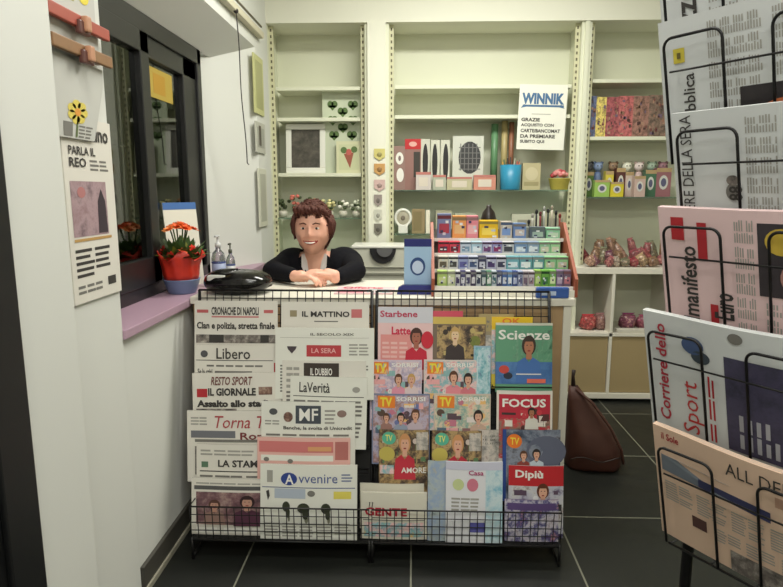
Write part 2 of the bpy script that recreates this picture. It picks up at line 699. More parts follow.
def bay(name, label, pxl, pxr, z0, shelf_py, glass_py):
    x0, x1 = xat(pxl), xat(pxr)
    t = empty(name, ((x0 + x1) / 2, YS, 0))
    t.location = (0, 0, 0)
    tag(t, label, 'shelving', 'built-in wall shelving')
    b = MB()
    b.box((x0, YB - 0.012, z0), (x1, YB, ztop), CREAM)
    # horizontal grooves of the slatted back
    b.build('back_panel', t)
    for s, xx in ((0, x0), (1, x1)):
        b = MB()
        xa, xb = (xx, xx + 0.018) if s == 0 else (xx - 0.018, xx)
        b.box((xa, YS + 0.02, z0), (xb, YB - 0.012, ztop), CREAM)
        b.build('side_panel', t)
        b = MB()
        xa, xb = (xx + 0.018, xx + 0.045) if s == 0 else (xx - 0.045, xx - 0.018)
        b.box((xa, YS + 0.06, z0), (xb, YS + 0.075, ztop), PERF)
        zz = z0 + 0.03
        while zz < ztop - 0.02:
            b.box((xa + 0.009, YS + 0.058, zz), (xb - 0.009, YS + 0.061, zz + 0.016), HOLE)
            zz += 0.036
        b.build('upright', t)
    for py in shelf_py:
        z = zat(py, YS + 0.06)
        b = MB()
        b.rbox((x0 + 0.05, YS + 0.07, z - 0.022), (x1 - 0.05, YB - 0.012, z), CREAM, 0.003)
        b.build('shelf', t)
    for py in glass_py:
        z = zat(py, YS + 0.02)
        b = MB()
        b.box((x0 + 0.05, YS + 0.03, z - 0.008), (x1 - 0.05, YB - 0.015, z), GL)
        b.build('glass_shelf', t)
    return t


zk = zat(267, 3.70)          # top of the low cube unit
bay('wall_shelving', 'cream wall shelving bay behind the seated person, left of the wide pillar', 267, 368, 0.35, (86, 117, 173, 256), (218,))
bay('wall_shelving', 'wide cream wall shelving bay in the middle, holding the white poster', 386, 580, 0.35, (85, 115, 262), (190, 234))
bay('wall_shelving', 'cream wall shelving bay on the right, above the white cube unit', 584, 760, zk + 0.001, (80, 137), (197,))
# pillars between the bays
b = MB()
b.box((xat(368), YS - 0.005, 0), (xat(386), YB, ztop), CREAMW)
struct(b.build('trim_5'))
b = MB()
b.box((xat(580), YS + 0.005, 0), (xat(584), YB, ztop), CREAM)
struct(b.build('trim_6'))
b = MB()
b.box((xat(760), YS, 0), (XR, YB, ztop), CREAMW)
struct(b.build('trim_7'))
# low filler behind the counter (closed cupboard fronts under the bays)
b = MB()
b.box((XL + 0.02, YS + 0.05, 0), (xat(368), YB - 0.02, 0.34), CREAM)
b.box((xat(386), YS + 0.05, 0), (xat(578), YB - 0.02, 0.34), CREAM)
struct(b.build('trim_8'))

# white cube unit under bay three
XK0 = xat(583, 3.7, 300)
cu = empty('cube_shelf', (0, 0, 0))
tag(cu, 'low white cube storage unit with open and tan closed compartments under the right bay', 'storage unit')
KY0, KY1 = 3.70, 4.08
cols = [at(x, 300, KY0).x for x in (576, 613, 676, 739)]
cols[0] = cols[1] - (cols[2] - cols[1])
zs = [0.02, (0.02 + zk) / 2 - 0.003, zk]
b = MB()
b.box((cols[0], KY0, zk - 0.038), (cols[3], KY1, zk), WHITEL)
b.box((cols[0], KY0, 0.02), (cols[3], KY1, 0.055), WHITEL)
b.box((cols[0], KY0, 0.055), (cols[0] + 0.036, KY1, zk - 0.038), WHITEL)
b.box((cols[3] - 0.036, KY0, 0.055), (cols[3], KY1, zk - 0.038), WHITEL)
b.build('frame', cu, bevel=0.002)
b = MB()
for c_ in cols[1:3]:
    b.box((c_ - 0.009, KY0 + 0.001, 0.055), (c_ + 0.009, KY1, zk - 0.038), WHITEL)
b.box((cols[0] + 0.036, KY0 + 0.001, zs[1] - 0.009), (cols[3] - 0.036, KY1, zs[1] + 0.009), WHITEL)
b.box((cols[0] + 0.03, KY1 - 0.006, 0.05), (cols[3] - 0.03, KY1, zk - 0.03), CREAM)
b.build('divider', cu)
TAN = mat('tan_door', (168, 148, 108), 0.55, noise=0.05, scale=6)
for i in range(3):
    b = MB()
    xa = cols[i] + (0.038 if i == 0 else 0.011)
    xb = cols[i + 1] - (0.038 if i == 2 else 0.011)
    b.rbox((xa, KY0 + 0.012, 0.058), (xb, KY0 + 0.030, zs[1] - 0.011), TAN, 0.003)
    b.build('door', cu)
b = MB()
for xx in (cols[0] + 0.06, cols[3] - 0.06):
    for yy in (KY0 + 0.05, KY1 - 0.05):
        b.lathe([(0.02, 0), (0.02, 0.02)], BLACKP, (xx, yy, 0), 12)
b.build('foot', cu)

# ================================================================ COUNTER
CZ, CY0, CY1 = 0.90, 2.285, 2.76
XC = at(571, 330, CY0).x
cn = empty('counter', (0, 0, 0))
tag(cn, 'pale wooden shop counter with white top and white right end', 'counter')
b = MB()
b.box((XL + 0.03, CY0 + 0.012, 0.02), (XC - 0.03, CY0 + 0.03, CZ - 0.03), WOOD)
b.build('front_panel', cn)
b = MB()
b.rbox((XL + 0.022, CY0, CZ - 0.028), (XC + 0.012, CY1, CZ), WHITEL, 0.003)
b.build('worktop', cn)
b = MB()
b.rbox((XC - 0.03, CY0 + 0.004, 0), (XC, CY1 - 0.02, CZ - 0.029), WHITEL, 0.003)
b.build('end_panel', cn)
b = MB()
b.box((XL + 0.03, CY0 + 0.03, 0.0), (XL + 0.05, CY1 - 0.03, CZ - 0.03), WOOD)
b.box((XL + 0.05, CY0 + 0.03, 0.40), (XC - 0.031, CY1 - 0.16, 0.42), WOOD)
b.build('inner_shelf', cn)

# ================================================================ NEWSPAPER AND MAGAZINE RACKS (front of the counter)


def grid(b, x0, x1, p0, p1, nx, nz, r=0.0018):
    """flat wire mesh between two horizontal lines p0 (y,z) low and p1 high"""
    for i in range(nx + 1):
        x = x0 + (x1 - x0) * i / nx
        b.tube([(x, p0[0], p0[1]), (x, p1[0], p1[1])], r, BLACKW, 6)
    for j in range(nz + 1):
        t = j / nz
        y, z = p0[0] + (p1[0] - p0[0]) * t, p0[1] + (p1[1] - p0[1]) * t
        b.tube([(x0, y, z), (x1, y, z)], r, BLACKW, 6)


RZ0 = 0.075
GY0, GZ0, GY1, GZ1 = 2.075, 0.09, 2.262, at(400, 291, 2.262).z


def gy(z):
    return GY0 + (GY1 - GY0) * (z - GZ0) / (GZ1 - GZ0)


def rack(label, pxl_b, pxr_b, pxl_t, pxr_t, rows):
    x0, x1 = at(pxl_b, 520, 1.975).x, at(pxr_b, 520, 1.975).x
    t = empty('display_rack', ((x0 + x1) / 2, 2.1, 0))
    t.location = (0, 0, 0)
    tag(t, label, 'display rack')
    xt0, xt1 = at(pxl_t, 297, GY1).x, at(pxr_t, 297, GY1).x
    xt0, xt1 = max(xt0, x0 - 0.03), xt1
    b = MB()
    grid(b, xt0, xt1, (gy(0.45), 0.45), (GY1, GZ1), int((xt1 - xt0) / 0.030), 16)
    b.tube([(xt0, GY1, GZ1), (xt1, GY1, GZ1)], 0.004, BLACKW)
    b.build('back_grid', t)
    b = MB()
    nx = int((x1 - x0) / 0.0262)
    grid(b, x0, x1, (1.972, RZ0 + 0.008), (1.966, at(300, 508, 1.97).z), nx, 4, 0.0017)
    zt_ = at(300, 508, 1.97).z
    b.tube([(x0, 2.07, zt_), (x0, 1.966, zt_), (x1, 1.966, zt_), (x1, 2.07, zt_)], 0.003, BLACKW)
    b.tube([(x0, 2.07, RZ0), (x0, 1.972, RZ0), (x1, 1.972, RZ0), (x1, 2.07, RZ0)], 0.003, BLACKW)
    b.build('front_basket', t)
    b = MB()
    b.box((x0, 1.972, RZ0 - 0.004), (x1, 2.10, RZ0), BLACKP)
    b.build('bottom_tray', t)
    for s, (xa, xb) in enumerate(((x0, xt0), (x1, xt1))):
        b = MB()
        b.tube([(xa, 2.09, 0.0), (xa, 2.09, 0.09), (xb, GY1 + 0.004, GZ1)], 0.006, BLACKW, 8)
        b.tube([(xa, 1.975, 0.0), (xa, 1.975, RZ0 + 0.01)], 0.006, BLACKW, 8)
        sf = b.build('side_frame', t)
        b = MB()
        b.tube([(xa, 1.975, 0.008), (xa, 2.09, 0.008)], 0.005, BLACKW, 8)
        b.build('foot_bar', sf)
    for k in range(1, 6):
        z = at(300, rows[k], 2.03 + 0.035 * k).z - 0.262
        b = MB()
        xa, xb = x0 + 0.01, x1 - 0.01
        n = int((xb - xa) / 0.05)
        for i in range(n + 1):
            x = xa + (xb - xa) * i / n
            b.tube([(x, gy(z) + 0.004, z - 0.004), (x, max(gy(z) - 0.03, 2.03 + 0.035 * k - 0.047), z - 0.004)], 0.0018, BLACKW, 6)
        b.tube([(xa, max(gy(z) - 0.03, 2.03 + 0.035 * k - 0.047), z - 0.004), (xb, max(gy(z) - 0.03, 2.03 + 0.035 * k - 0.047), z - 0.004)], 0.0025, BLACKW, 6)
        b.tube([(xa, gy(z) + 0.004, z - 0.004), (xb, gy(z) + 0.004, z - 0.004)], 0.0025, BLACKW, 6)
        b.build('pocket_rail', t)
    # solid black sheet filling the dark gaps behind the lower pockets
    b = MB()
    b.add([(x0 + 0.005, gy(0.09) + 0.008, 0.09), (x1 - 0.005, gy(0.09) + 0.008, 0.09), (x1 - 0.005, gy(0.66) + 0.008, 0.66), (x0 + 0.005, gy(0.66) + 0.008, 0.66),
           (x0 + 0.005, gy(0.09) + 0.011, 0.09), (x1 - 0.005, gy(0.09) + 0.011, 0.09), (x1 - 0.005, gy(0.66) + 0.011, 0.66), (x0 + 0.005, gy(0.66) + 0.011, 0.66)],
          [(0, 1, 2, 3), (7, 6, 5, 4), (0, 4, 5, 1), (3, 2, 6, 7), (0, 3, 7, 4), (1, 5, 6, 2)], BLACKP)
    b.build('gap_sheet', t)
    return t


rack('black wire rack full of newspapers at the left front of the counter', 191, 369, 197, 372, (465, 437, 402, 377, 327, 300))
rack('black wire rack full of magazines at the right front of the counter', 372, 561, 377, 549, (465, 462, 430, 394, 360, 312))

YK = [2.03 + 0.035 * k for k in range(6)]
rng = random.Random(5)


def news(name, pxl, pxr, pyt, Y, body, draw, label, H=None, roll=0.0, T=0.007, bow=0.004, group=None, zmin=None):
    W = widthpx(pxl, pxr, pyt, Y)
    zt = at((pxl + pxr) / 2, pyt, Y).z
    H = H or 0.262
    if zmin is not None:
        H = (zt - zmin) / cos(LEAN)
    sh = Sheet(W, H, T, body, bow=bow, wave=0.002)
    draw(sh)
    o = stand(sh, name, pxl, pxr, pyt, Y, roll=roll)
    return tag(o, label, 'newspaper' if name == 'newspaper' else 'magazine', group)


def fr(H, px):  # photo rows below the top edge -> page fraction
    return 1 - (px / 300.0) / H


NG = 'newspapers in the rack on the counter front'
MG = 'magazines in the rack on the counter front'

# ---- left newspaper column (top to bottom)


def d(s):
    s.rect(0.03, 0.83, 0.17, 0.875, C(190, 96, 96))
    s.text('CRONACHE DI NAPOLI', 0.21, 0.80, 0.78, 0.915, INK, bold=0.03)
    s.rect(0.21, 0.765, 0.78, 0.785, C(196, 120, 120))
    s.rect(0.84, 0.83, 0.95, 0.875, C(190, 96, 96))
    s.text('Clan e polizia, stretta finale', 0.03, 0.575, 0.97, 0.70, INK, bold=0.03)
    s.rect(0.02, 0.40, 0.98, 0.52, PHBW)
    s.rect(0.18, 0.41, 0.36, 0.52, INK, 2)
    s.rect(0.80, 0.41, 0.90, 0.52, INK, 2)
    s.lines(0.03, 0.05, 0.48, 0.37, 8, words=4)


news('newspaper', 194, 277, 301, YK[5], PAPER, d, 'newspaper headed CRONACHE DI NAPOLI, topmost of the left column of newspapers', group=NG)


def d(s):
    s.oval(0.12, 0.87, 0.045, 0.05, C(80, 80, 84))
    s.text('Libero', 0.27, 0.80, 0.68, 0.955, INK, bold=0.01)
    s.rect(0.02, 0.775, 0.95, 0.785, INK)
    s.lines(0.15, 0.69, 0.85, 0.74, 1, words=6)
    s.text('Se la crisi', 0.04, 0.58, 0.22, 0.66, INK)
    s.rect(0.25, 0.60, 0.70, 0.63, INKG)
    s.lines(0.03, 0.08, 0.97, 0.55, 8, words=5)
    s.rect(0.96, 0.55, 0.99, 0.75, INKR)


news('newspaper', 194, 277, 345, YK[4], PAPER, d, 'newspaper headed Libero in the left column of newspapers', group=NG)


def d(s):
    s.text('RESTO SPORT', 0.22, 0.83, 0.68, 0.95, C(110, 60, 54), bold=0.02, shear=0.1)
    s.text('IL GIORNALE', 0.18, 0.68, 0.72, 0.79, INK, bold=0.04)
    s.rect(0.05, 0.66, 0.17, 0.78, INKR)
    s.rect(0.75, 0.69, 0.90, 0.80, PHBR)
    s.text('Assalto allo stadio', 0.05, 0.52, 0.92, 0.62, INK, bold=0.05)
    s.rect(0.04, 0.05, 0.5, 0.5, PHBW)
    s.lines(0.55, 0.05, 0.95, 0.48, 8)


news('newspaper', 193, 282, 373, YK[3], PAPER, d, 'newspaper with a large brown and black heading and a red block, left column', roll=R(-1.2), group=NG)


def d(s):
    s.lines(0.04, 0.80, 0.22, 0.93, 3, words=2, m=INKL)
    s.text('Torna Tor', 0.28, 0.76, 0.95, 0.93, C(170, 60, 66), bold=0.0, shear=0.15)
    s.rect(0.04, 0.62, 0.5, 0.72, C(110, 112, 118))
    s.text('Roma', 0.55, 0.60, 0.9, 0.70, C(120, 50, 50))
    s.rect(0.08, 0.56, 0.98, 0.60, INKG)
    s.rect(0.08, 0.10, 0.45, 0.5, PHBW)
    s.lines(0.5, 0.1, 0.95, 0.5, 8)


news('newspaper', 187, 285, 411, YK[2], PAPER, d, 'newspaper with a slanted red title reading Torna Tor in the left column', roll=R(-0.5), group=NG)


def d(s):
    s.rect(0.06, 0.68, 0.14, 0.76, C(90, 120, 96))
    s.text('LA STAMPA', 0.26, 0.69, 0.88, 0.79, INK, bold=0.03)
    s.oval(0.80, 0.90, 0.05, 0.04, C(70, 66, 64))
    s.lines(0.05, 0.85, 0.70, 0.95, 2, words=4, m=INKL)
    s.rect(0.04, 0.62, 0.96, 0.635, INK)
    s.lines(0.04, 0.1, 0.96, 0.6, 9, words=5)


news('newspaper', 196, 281, 445, YK[1], PAPER, d, 'newspaper headed LA STAMPA with a small green square', group=NG)


def d(s):
    s.rect(0.03, 0.80, 0.97, 0.87, C(88, 88, 88))
    s.lines(0.05, 0.90, 0.95, 0.95, 1, words=6, m=INKL)
    s.rect(0.05, 0.18, 0.95, 0.76, photo('maroon_photo', [(60, 46, 52), (120, 86, 92), (186, 160, 150)], 14))
    s.person_print(0.60, 0.58, 0.16, C(196, 150, 130), C(50, 30, 34), C(90, 50, 70), 0.8)
    s.person_print(0.25, 0.52, 0.13, C(196, 150, 130), C(90, 60, 50), C(150, 120, 110), 0.8)
    s.lines(0.05, 0.03, 0.95, 0.15, 2, words=3, fill=0.7, m=WHITE)


news('newspaper', 191, 285, 479, YK[0], PAPER, d, 'newspaper with a big maroon photo of faces, lowest of the left column', group=NG, zmin=RZ0 + 0.003)

# ---- second newspaper column


def d(s):
    s.rect(0.10, 0.79, 0.18, 0.88, C(150, 138, 108))
    s.text('IL MATTINO', 0.24, 0.79, 0.78, 0.87, INK, bold=0.03)
    s.rect(0.80, 0.78, 0.92, 0.90, C(196, 110, 112))
    s.rect(0.38, 0.72, 0.65, 0.735, INKG)
    s.rect(0.05, 0.62, 0.97, 0.63, INKL)
    s.lines(0.05, 0.1, 0.95, 0.6, 9, words=5)


news('newspaper', 281, 369, 302, YK[5] - 0.012, PAPER, d, 'newspaper headed IL MATTINO with a pink corner block', group=NG)


def d(s):
    s.text('IL SECOLO XIX', 0.36, 0.895, 0.80, 0.93, INKG, bold=0.02)
    s.rect(0.05, 0.86, 0.95, 0.864, INKL)
    s.poly([(0.13, 0.70), (0.17, 0.64), (0.21, 0.70), (0.22, 0.74), (0.12, 0.74)], C(70, 60, 66))
    s.rect(0.32, 0.60, 0.67, 0.76, C(186, 60, 66))
    s.text('LA SERA', 0.37, 0.65, 0.62, 0.72, C(226, 170, 168))
    s.lines(0.75, 0.62, 0.95, 0.80, 4, words=2, m=INKL)
    s.lines(0.05, 0.1, 0.95, 0.5, 9, words=5)


news('newspaper', 275, 374, 328, YK[4] - 0.012, PAPERW, d, 'newspaper with a red box in its middle and a small shield', group=NG)


def d(s):
    s.rect(0.26, 0.62, 0.68, 0.97, C(60, 50, 44))
    s.text('IL DUBBIO', 0.34, 0.80, 0.60, 0.90, WHITE)
    s.text('QUOTIDIANO', 0.30, 0.67, 0.64, 0.76, WHITE)
    s.lines(0.05, 0.62, 0.22, 0.95, 4, words=2, m=INKL)
    s.lines(0.05, 0.1, 0.95, 0.6, 9, words=5)


news('newspaper', 282, 366, 361, YK[3] + 0.001, PAPER, d, 'newspaper showing only a dark brown title box, behind the one headed La Verita', group=NG)


def d(s):
    s.text('LaVerità', 0.12, 0.78, 0.52, 0.92, INK, bold=0.01)
    s.rect(0.04, 0.72, 0.96, 0.73, INK)
    s.oval(0.86, 0.83, 0.05, 0.04, INKL)
    s.lines(0.05, 0.1, 0.95, 0.7, 10, words=5)


news('newspaper', 289, 366, 377, YK[3] - 0.017, PAPERW, d, 'white newspaper headed LaVerità', roll=R(1.0), group=NG)


def d(s):
    s.oval(0.13, 0.86, 0.045, 0.045, C(80, 82, 84))
    s.rect(0.37, 0.70, 0.64, 0.95, C(70, 76, 84))
    s.text('MF', 0.41, 0.74, 0.61, 0.91, WHITE, bold=0.01)
    s.oval(0.29, 0.79, 0.05, 0.07, PHBR)
    s.oval(0.86, 0.84, 0.05, 0.05, C(140, 116, 108))
    s.lines(0.04, 0.68, 0.2, 0.76, 2, words=2, m=INKL)
    s.lines(0.68, 0.70, 0.80, 0.92, 4, words=1, m=INKL)
    s.text('Banche, la svolta di Unicredit', 0.24, 0.61, 0.97, 0.665, INK)
    s.lines(0.05, 0.1, 0.95, 0.58, 9, words=5)


news('newspaper', 261, 355, 402, YK[2] - 0.012, PAPERW, d, 'newspaper headed MF in a grey box', group=NG)


def d(s):
    s.rect(0.02, 0.80, 0.82, 0.95, C(206, 120, 118))
    s.rect(0.55, 0.82, 0.80, 0.88, C(216, 160, 110), 2)
    s.rect(0.84, 0.70, 0.98, 0.95, C(180, 110, 104))
    s.rect(0.04, 0.68, 0.82, 0.76, PAPERW)
    s.oval(0.10, 0.70, 0.03, 0.03, INKG, 3)
    s.oval(0.36, 0.68, 0.03, 0.03, INKG, 3)
    s.lines(0.05, 0.1, 0.95, 0.65, 10, words=5)


news('newspaper', 257, 350, 438, YK[1] - 0.012, PAPERP, d, 'pink sports newspaper between the one headed MF and the one headed Avvenire', group=NG)


def d(s):
    s.oval(0.30, 0.81, 0.085, 0.085, C(48, 68, 140))
    s.text('A', 0.26, 0.74, 0.35, 0.87, WHITE, layer=4)
    s.text('vvenire', 0.40, 0.76, 0.80, 0.88, C(76, 92, 150), bold=0.0)
    s.lines(0.84, 0.78, 0.96, 0.90, 3, words=1, m=C(120, 130, 160))
    s.rect(0.02, 0.69, 0.98, 0.70, INKB)
    s.rect(0.07, 0.76, 0.13, 0.92, INKL)
    s.poly([(0.06, 0.64), (0.09, 0.66), (0.10, 0.58), (0.08, 0.52)], INK)
    s.rect(0.15, 0.55, 0.47, 0.68, C(176, 186, 200))
    s.oval(0.53, 0.62, 0.04, 0.04, INKG)
    s.rect(0.76, 0.55, 0.94, 0.65, C(222, 208, 96))
    g = C(56, 60, 44)
    for (a, v_, q) in ((0.27, 0.44, 0.04), (0.45, 0.42, 0.065), (0.68, 0.42, 0.05)):
        s.oval(a, v_, q, 0.07, g)
        s.oval(a + 0.02, v_ - 0.08, q * 0.5, 0.07, g, 3)
        s.oval(a + 0.03, v_ - 0.15, q * 0.3, 0.05, C(130, 130, 110), 2)
    s.lines(0.05, 0.04, 0.95, 0.24, 5, words=5, m=INKL)


news('newspaper', 260, 357, 465, YK[0] - 0.012, PAPERW, d, 'newspaper headed Avvenire with a round blue emblem, lowest in the rack', group=NG, zmin=RZ0 + 0.003)

# ---- magazines
SKIN1, SKIN2 = C(220, 170, 144), C(176, 118, 88)
MIX1 = photo('lilac_cover', [(200, 150, 160), (226, 206, 210), (170, 160, 190), (220, 170, 120)], 30)
MIX2 = photo('pink_cover', [(220, 150, 160), (236, 200, 196), (120, 180, 190), (232, 196, 120)], 26)
MIX3 = photo('grey_cover', [(90, 90, 90), (160, 156, 150), (210, 200, 190), (130, 100, 90)], 22)
MIX4 = photo('dark_cover', [(40, 36, 36), (90, 74, 62), (190, 160, 110), (70, 80, 50)], 22)


def d(s):
    s.rect(0.0, 0.78, 1, 1, C(206, 206, 214))
    s.text('Starbene', 0.04, 0.86, 0.72, 0.95, C(190, 60, 90), bold=0.02)
    s.rect(0.05, 0.10, 0.62, 0.62, C(226, 150, 146))
    s.text('Latte', 0.25, 0.62, 0.60, 0.73, C(208, 50, 80), bold=0.03)
    s.person_print(0.70, 0.58, 0.17, C(168, 104, 84), C(70, 40, 34), C(196, 36, 60), 1.1)
    s.oval(0.90, 0.55, 0.11, 0.12, C(200, 36, 58), 8)
    s.lines(0.08, 0.30, 0.55, 0.55, 4, words=3, m=C(236, 190, 184), layer=2)


news('magazine', 378, 433, 307, YK[5] + 0.010, mat('pink_gloss', (232, 196, 196), 0.3), d, 'pink and white magazine titled Starbene, topmost of the left magazines', group=MG, H=0.27, T=0.004)


def d(s):
    s.text('Oggi', 0.15, 0.78, 0.62, 0.90, WHITE)
    s.rect(0.0, 0.30, 1, 0.7, MIX1)
    s.person_print(0.5, 0.45, 0.15, SKIN1, C(60, 40, 34), C(200, 40, 60), 1.2)


news('magazine', 421, 463, 311, YK[5] + 0.020, mat('rose_red', (206, 80, 100), 0.3), d, 'rose red magazine half hidden behind the pink and white one', group=MG, H=0.27, T=0.004)


def d(s):
    s.rect(0, 0.90, 1, 1, C(206, 180, 92))
    s.rect(0.08, 0.42, 0.98, 0.88, MIX4, 1)
    s.person_print(0.42, 0.74, 0.15, C(226, 196, 160), C(196, 160, 100), C(60, 50, 50), 1.1)
    s.oval(0.80, 0.66, 0.10, 0.08, C(120, 126, 60), 2)
    s.rect(0.06, 0.05, 0.95, 0.4, MIX2)
    clutter(s, 8, [(60, 50, 44), (190, 170, 110), (110, 120, 60), (230, 206, 170)], 14, (0.1, 0.44, 0.95, 0.86), 2)


news('magazine', 433, 486, 317, YK[5] + 0.008, mat('taupe_gloss', (120, 104, 90), 0.3), d, 'dark magazine with a yellow top strip and a blonde head on its cover', group=MG, H=0.265, T=0.004)


def d(s):
    s.rect(0, 0.75, 1, 1, C(168, 150, 104))
    s.rect(0, 0.2, 1, 0.7, MIX3)
    s.lines(0.1, 0.8, 0.9, 0.95, 2, words=2)


news('magazine', 479, 514, 314, YK[5] + 0.020, mat('khaki_gloss', (150, 136, 110), 0.3), d, 'khaki magazine half hidden behind the yellow one', group=MG, H=0.26, T=0.004)


def d(s):
    s.rect(0, 0.84, 1, 1, C(232, 190, 40))
    s.text('OK', 0.25, 0.90, 0.70, 0.985, C(226, 120, 40))
    s.rect(0, 0.2, 1, 0.82, MIX2)


news('magazine', 492, 533, 317, YK[5] + 0.010, mat('yellow_gloss', (226, 200, 70), 0.3), d, 'bright yellow magazine peeping out behind the green and blue one', group=MG, H=0.265, T=0.004)


def d(s):
    s.rect(0, 0, 1, 1, C(96, 152, 120))
    s.rect(0.3, 0.45, 1, 0.9, photo('green_cover', [(60, 120, 90), (110, 160, 130), (70, 100, 84)], 12))
    s.rect(0, 0.12, 1, 0.44, photo('blue_shirt', [(52, 92, 150), (90, 136, 190)], 14), 2)
    s.rect(0, 0.965, 1, 1, C(206, 206, 190), 2)
    s.text('Scienze', 0.05, 0.76, 0.95, 0.90, WHITE, bold=0.02)
    s.person_print(0.58, 0.66, 0.20, SKIN2, C(60, 46, 40), C(70, 112, 176), 1.0, 4)
    s.oval(0.15, 0.33, 0.09, 0.06, C(196, 70, 60), 3)
    s.oval(0.22, 0.24, 0.08, 0.05, C(40, 44, 60), 3)
    s.rect(0.55, 0.14, 0.88, 0.20, C(226, 110, 90), 8)
    s.rect(0.36, 0.26, 0.80, 0.275, WHITE, 8)


news('magazine', 496, 553, 323, YK[5] - 0.014, mat('green_gloss', (90, 140, 110), 0.3), d, 'green and blue magazine titled Scienze with a man in a blue shirt', group=MG, H=0.255, T=0.004)


def tv(bgmat, faces, tvx=0.06):
    def d(s):
        s.rect(0.02, 0.02, 0.98, 0.98, bgmat)
        clutter(s, len(faces) + int(tvx * 100), [(226, 216, 210), (196, 120, 140), (110, 120, 170), (236, 190, 120), (140, 180, 180), (90, 70, 80), (232, 170, 170)], 26, (0.05, 0.3, 0.95, 0.95), 2)
        s.rect(tvx, 0.80, tvx + 0.30, 0.97, C(232, 130, 50), 2)
        s.text('TV', tvx + 0.04, 0.82, tvx + 0.25, 0.95, C(236, 216, 70), layer=4, bold=0.04)
        s.oval(tvx + 0.06, 0.73, 0.07, 0.05, C(90, 70, 60), 2)
        s.text('SORRISI', 0.42, 0.90, 0.92, 0.96, WHITE, bold=0.02)
        for (fx, fy, q, hair, cl) in faces:
            s.person_print(fx, fy, q * 1.25, SKIN1, hair, cl, 1.1, 4)
        for i in range(4):
            s.rect(0.06 + 0.22 * i, 0.44, 0.22 + 0.22 * i, 0.52, C(90 + 30 * i, 110, 130 - 10 * i), 2)
    return d


H1, H2, H3 = C(96, 60, 40), C(200, 160, 96), C(44, 34, 32)
news('magazine', 370, 422, 360, YK[4] - 0.008, mat('lilac_gloss', (206, 190, 206), 0.3), tv(MIX1, [(0.55, 0.72, 0.09, H1, C(226, 150, 170)), (0.80, 0.72, 0.09, H2, C(220, 200, 200))]), 'pale lilac magazine with an orange TV badge, under the pink and white magazine', group=MG, H=0.26, T=0.004)
news('magazine', 424, 478, 360, YK[4] - 0.008, mat('pale_gloss', (216, 206, 200), 0.3), tv(MIX2, [(0.55, 0.75, 0.10, H1, C(226, 140, 150)), (0.82, 0.72, 0.10, H3, C(210, 120, 130))]), 'pink and turquoise magazine with an orange TV badge, under the dark magazine', group=MG, H=0.26, T=0.004)


def d(s):
    s.rect(0.05, 0.02, 0.95, 0.98, photo('blue_white_cover', [(100, 130, 180), (200, 220, 226), (120, 180, 190), (90, 80, 130)], 20))
    s.poly([(0.2, 0.5), (0.2, 0.85), (0.5, 0.98), (0.8, 0.85), (0.8, 0.5)], C(206, 222, 222), 2)


news('magazine', 474, 491, 346, YK[4] + 0.002, mat('skyblue_gloss', (150, 180, 200), 0.3), d, 'narrow blue and white brochure beside the two magazines with orange TV badges', group=MG, H=0.28, T=0.004)
news('magazine', 372, 430, 394, YK[3], mat('blue_gloss', (120, 130, 160), 0.3), tv(photo('violet_cover', [(120, 120, 160), (190, 180, 200), (170, 130, 120), (90, 110, 140)], 26), [(0.50, 0.66, 0.08, H3, C(150, 160, 180)), (0.75, 0.70, 0.09, H1, C(196, 180, 190)), (0.25, 0.66, 0.07, H1, C(160, 120, 110))], 0.1), 'blue grey magazine with a TV badge and several small faces', group=MG, H=0.26, T=0.004)
news('magazine', 434, 491, 394, YK[3], mat('beige_gloss', (206, 190, 176), 0.3), tv(photo('peach_cover', [(220, 150, 140), (226, 206, 180), (130, 170, 160), (210, 190, 170)], 22), [(0.78, 0.68, 0.10, H3, C(200, 170, 150))], 0.06), 'peach coloured magazine with a TV badge and one dark-haired face', group=MG, H=0.26, T=0.004)


def d(s):
    s.rect(0.04, 0.60, 0.96, 0.95, C(186, 40, 60), 1)
    s.rect(0.04, 0.05, 0.96, 0.62, photo('focus_photo', [(70, 46, 44), (150, 120, 106), (196, 60, 66), (216, 206, 196)], 24), 1)
    s.text('FOCUS', 0.10, 0.77, 0.88, 0.89, WHITE, bold=0.03)
    clutter(s, 15, [(226, 216, 206), (90, 50, 50), (200, 60, 70), (60, 44, 44)], 20, (0.06, 0.3, 0.94, 0.75), 2)
    s.person_print(0.62, 0.70, 0.09, SKIN2, H3, C(220, 216, 206), 1.2, 4)


news('magazine', 497, 553, 391, YK[3], mat('white_gloss', (222, 216, 206), 0.3), d, 'red magazine titled FOCUS with a white border', group=MG, H=0.26, T=0.004)


def d(s):
    s.rect(0, 0, 1, 1, MIX4)
    clutter(s, 3, [(120, 100, 80), (190, 170, 140), (90, 70, 60), (206, 190, 180), (96, 130, 90)], 26, (0.05, 0.3, 0.98, 0.98), 1)
    s.oval(0.20, 0.88, 0.14, 0.09, C(90, 180, 150), 2)
    s.text('TV', 0.13, 0.84, 0.27, 0.93, C(236, 230, 120), layer=4)
    s.oval(0.16, 0.66, 0.16, 0.10, C(196, 180, 90), 2)
    s.person_print(0.52, 0.80, 0.19, SKIN1, C(206, 150, 100), C(196, 50, 66), 1.0, 3)
    s.rect(0.75, 0.72, 0.98, 0.97, MIX3, 2)
    s.text('AMORE', 0.45, 0.40, 0.95, 0.48, WHITE, layer=8)
    s.rect(0.02, 0.38, 0.30, 0.5, MIX2, 2)


news('magazine', 379, 429, 430, YK[2], mat('umber_gloss', (110, 90, 80), 0.3), d, 'dark magazine with green badge and red-dressed woman, left one of the pair', group=MG, H=0.26, T=0.004)
news('magazine', 432, 482, 431, YK[2], mat('umber_gloss', (110, 90, 80), 0.3), d, 'dark magazine with green badge and red-dressed woman, right one of the pair', group=MG, H=0.26, T=0.004)


def d(s):
    s.rect(0, 0, 1, 1, MIX3)
    s.lines(0.1, 0.8, 0.9, 0.95, 3, words=2)


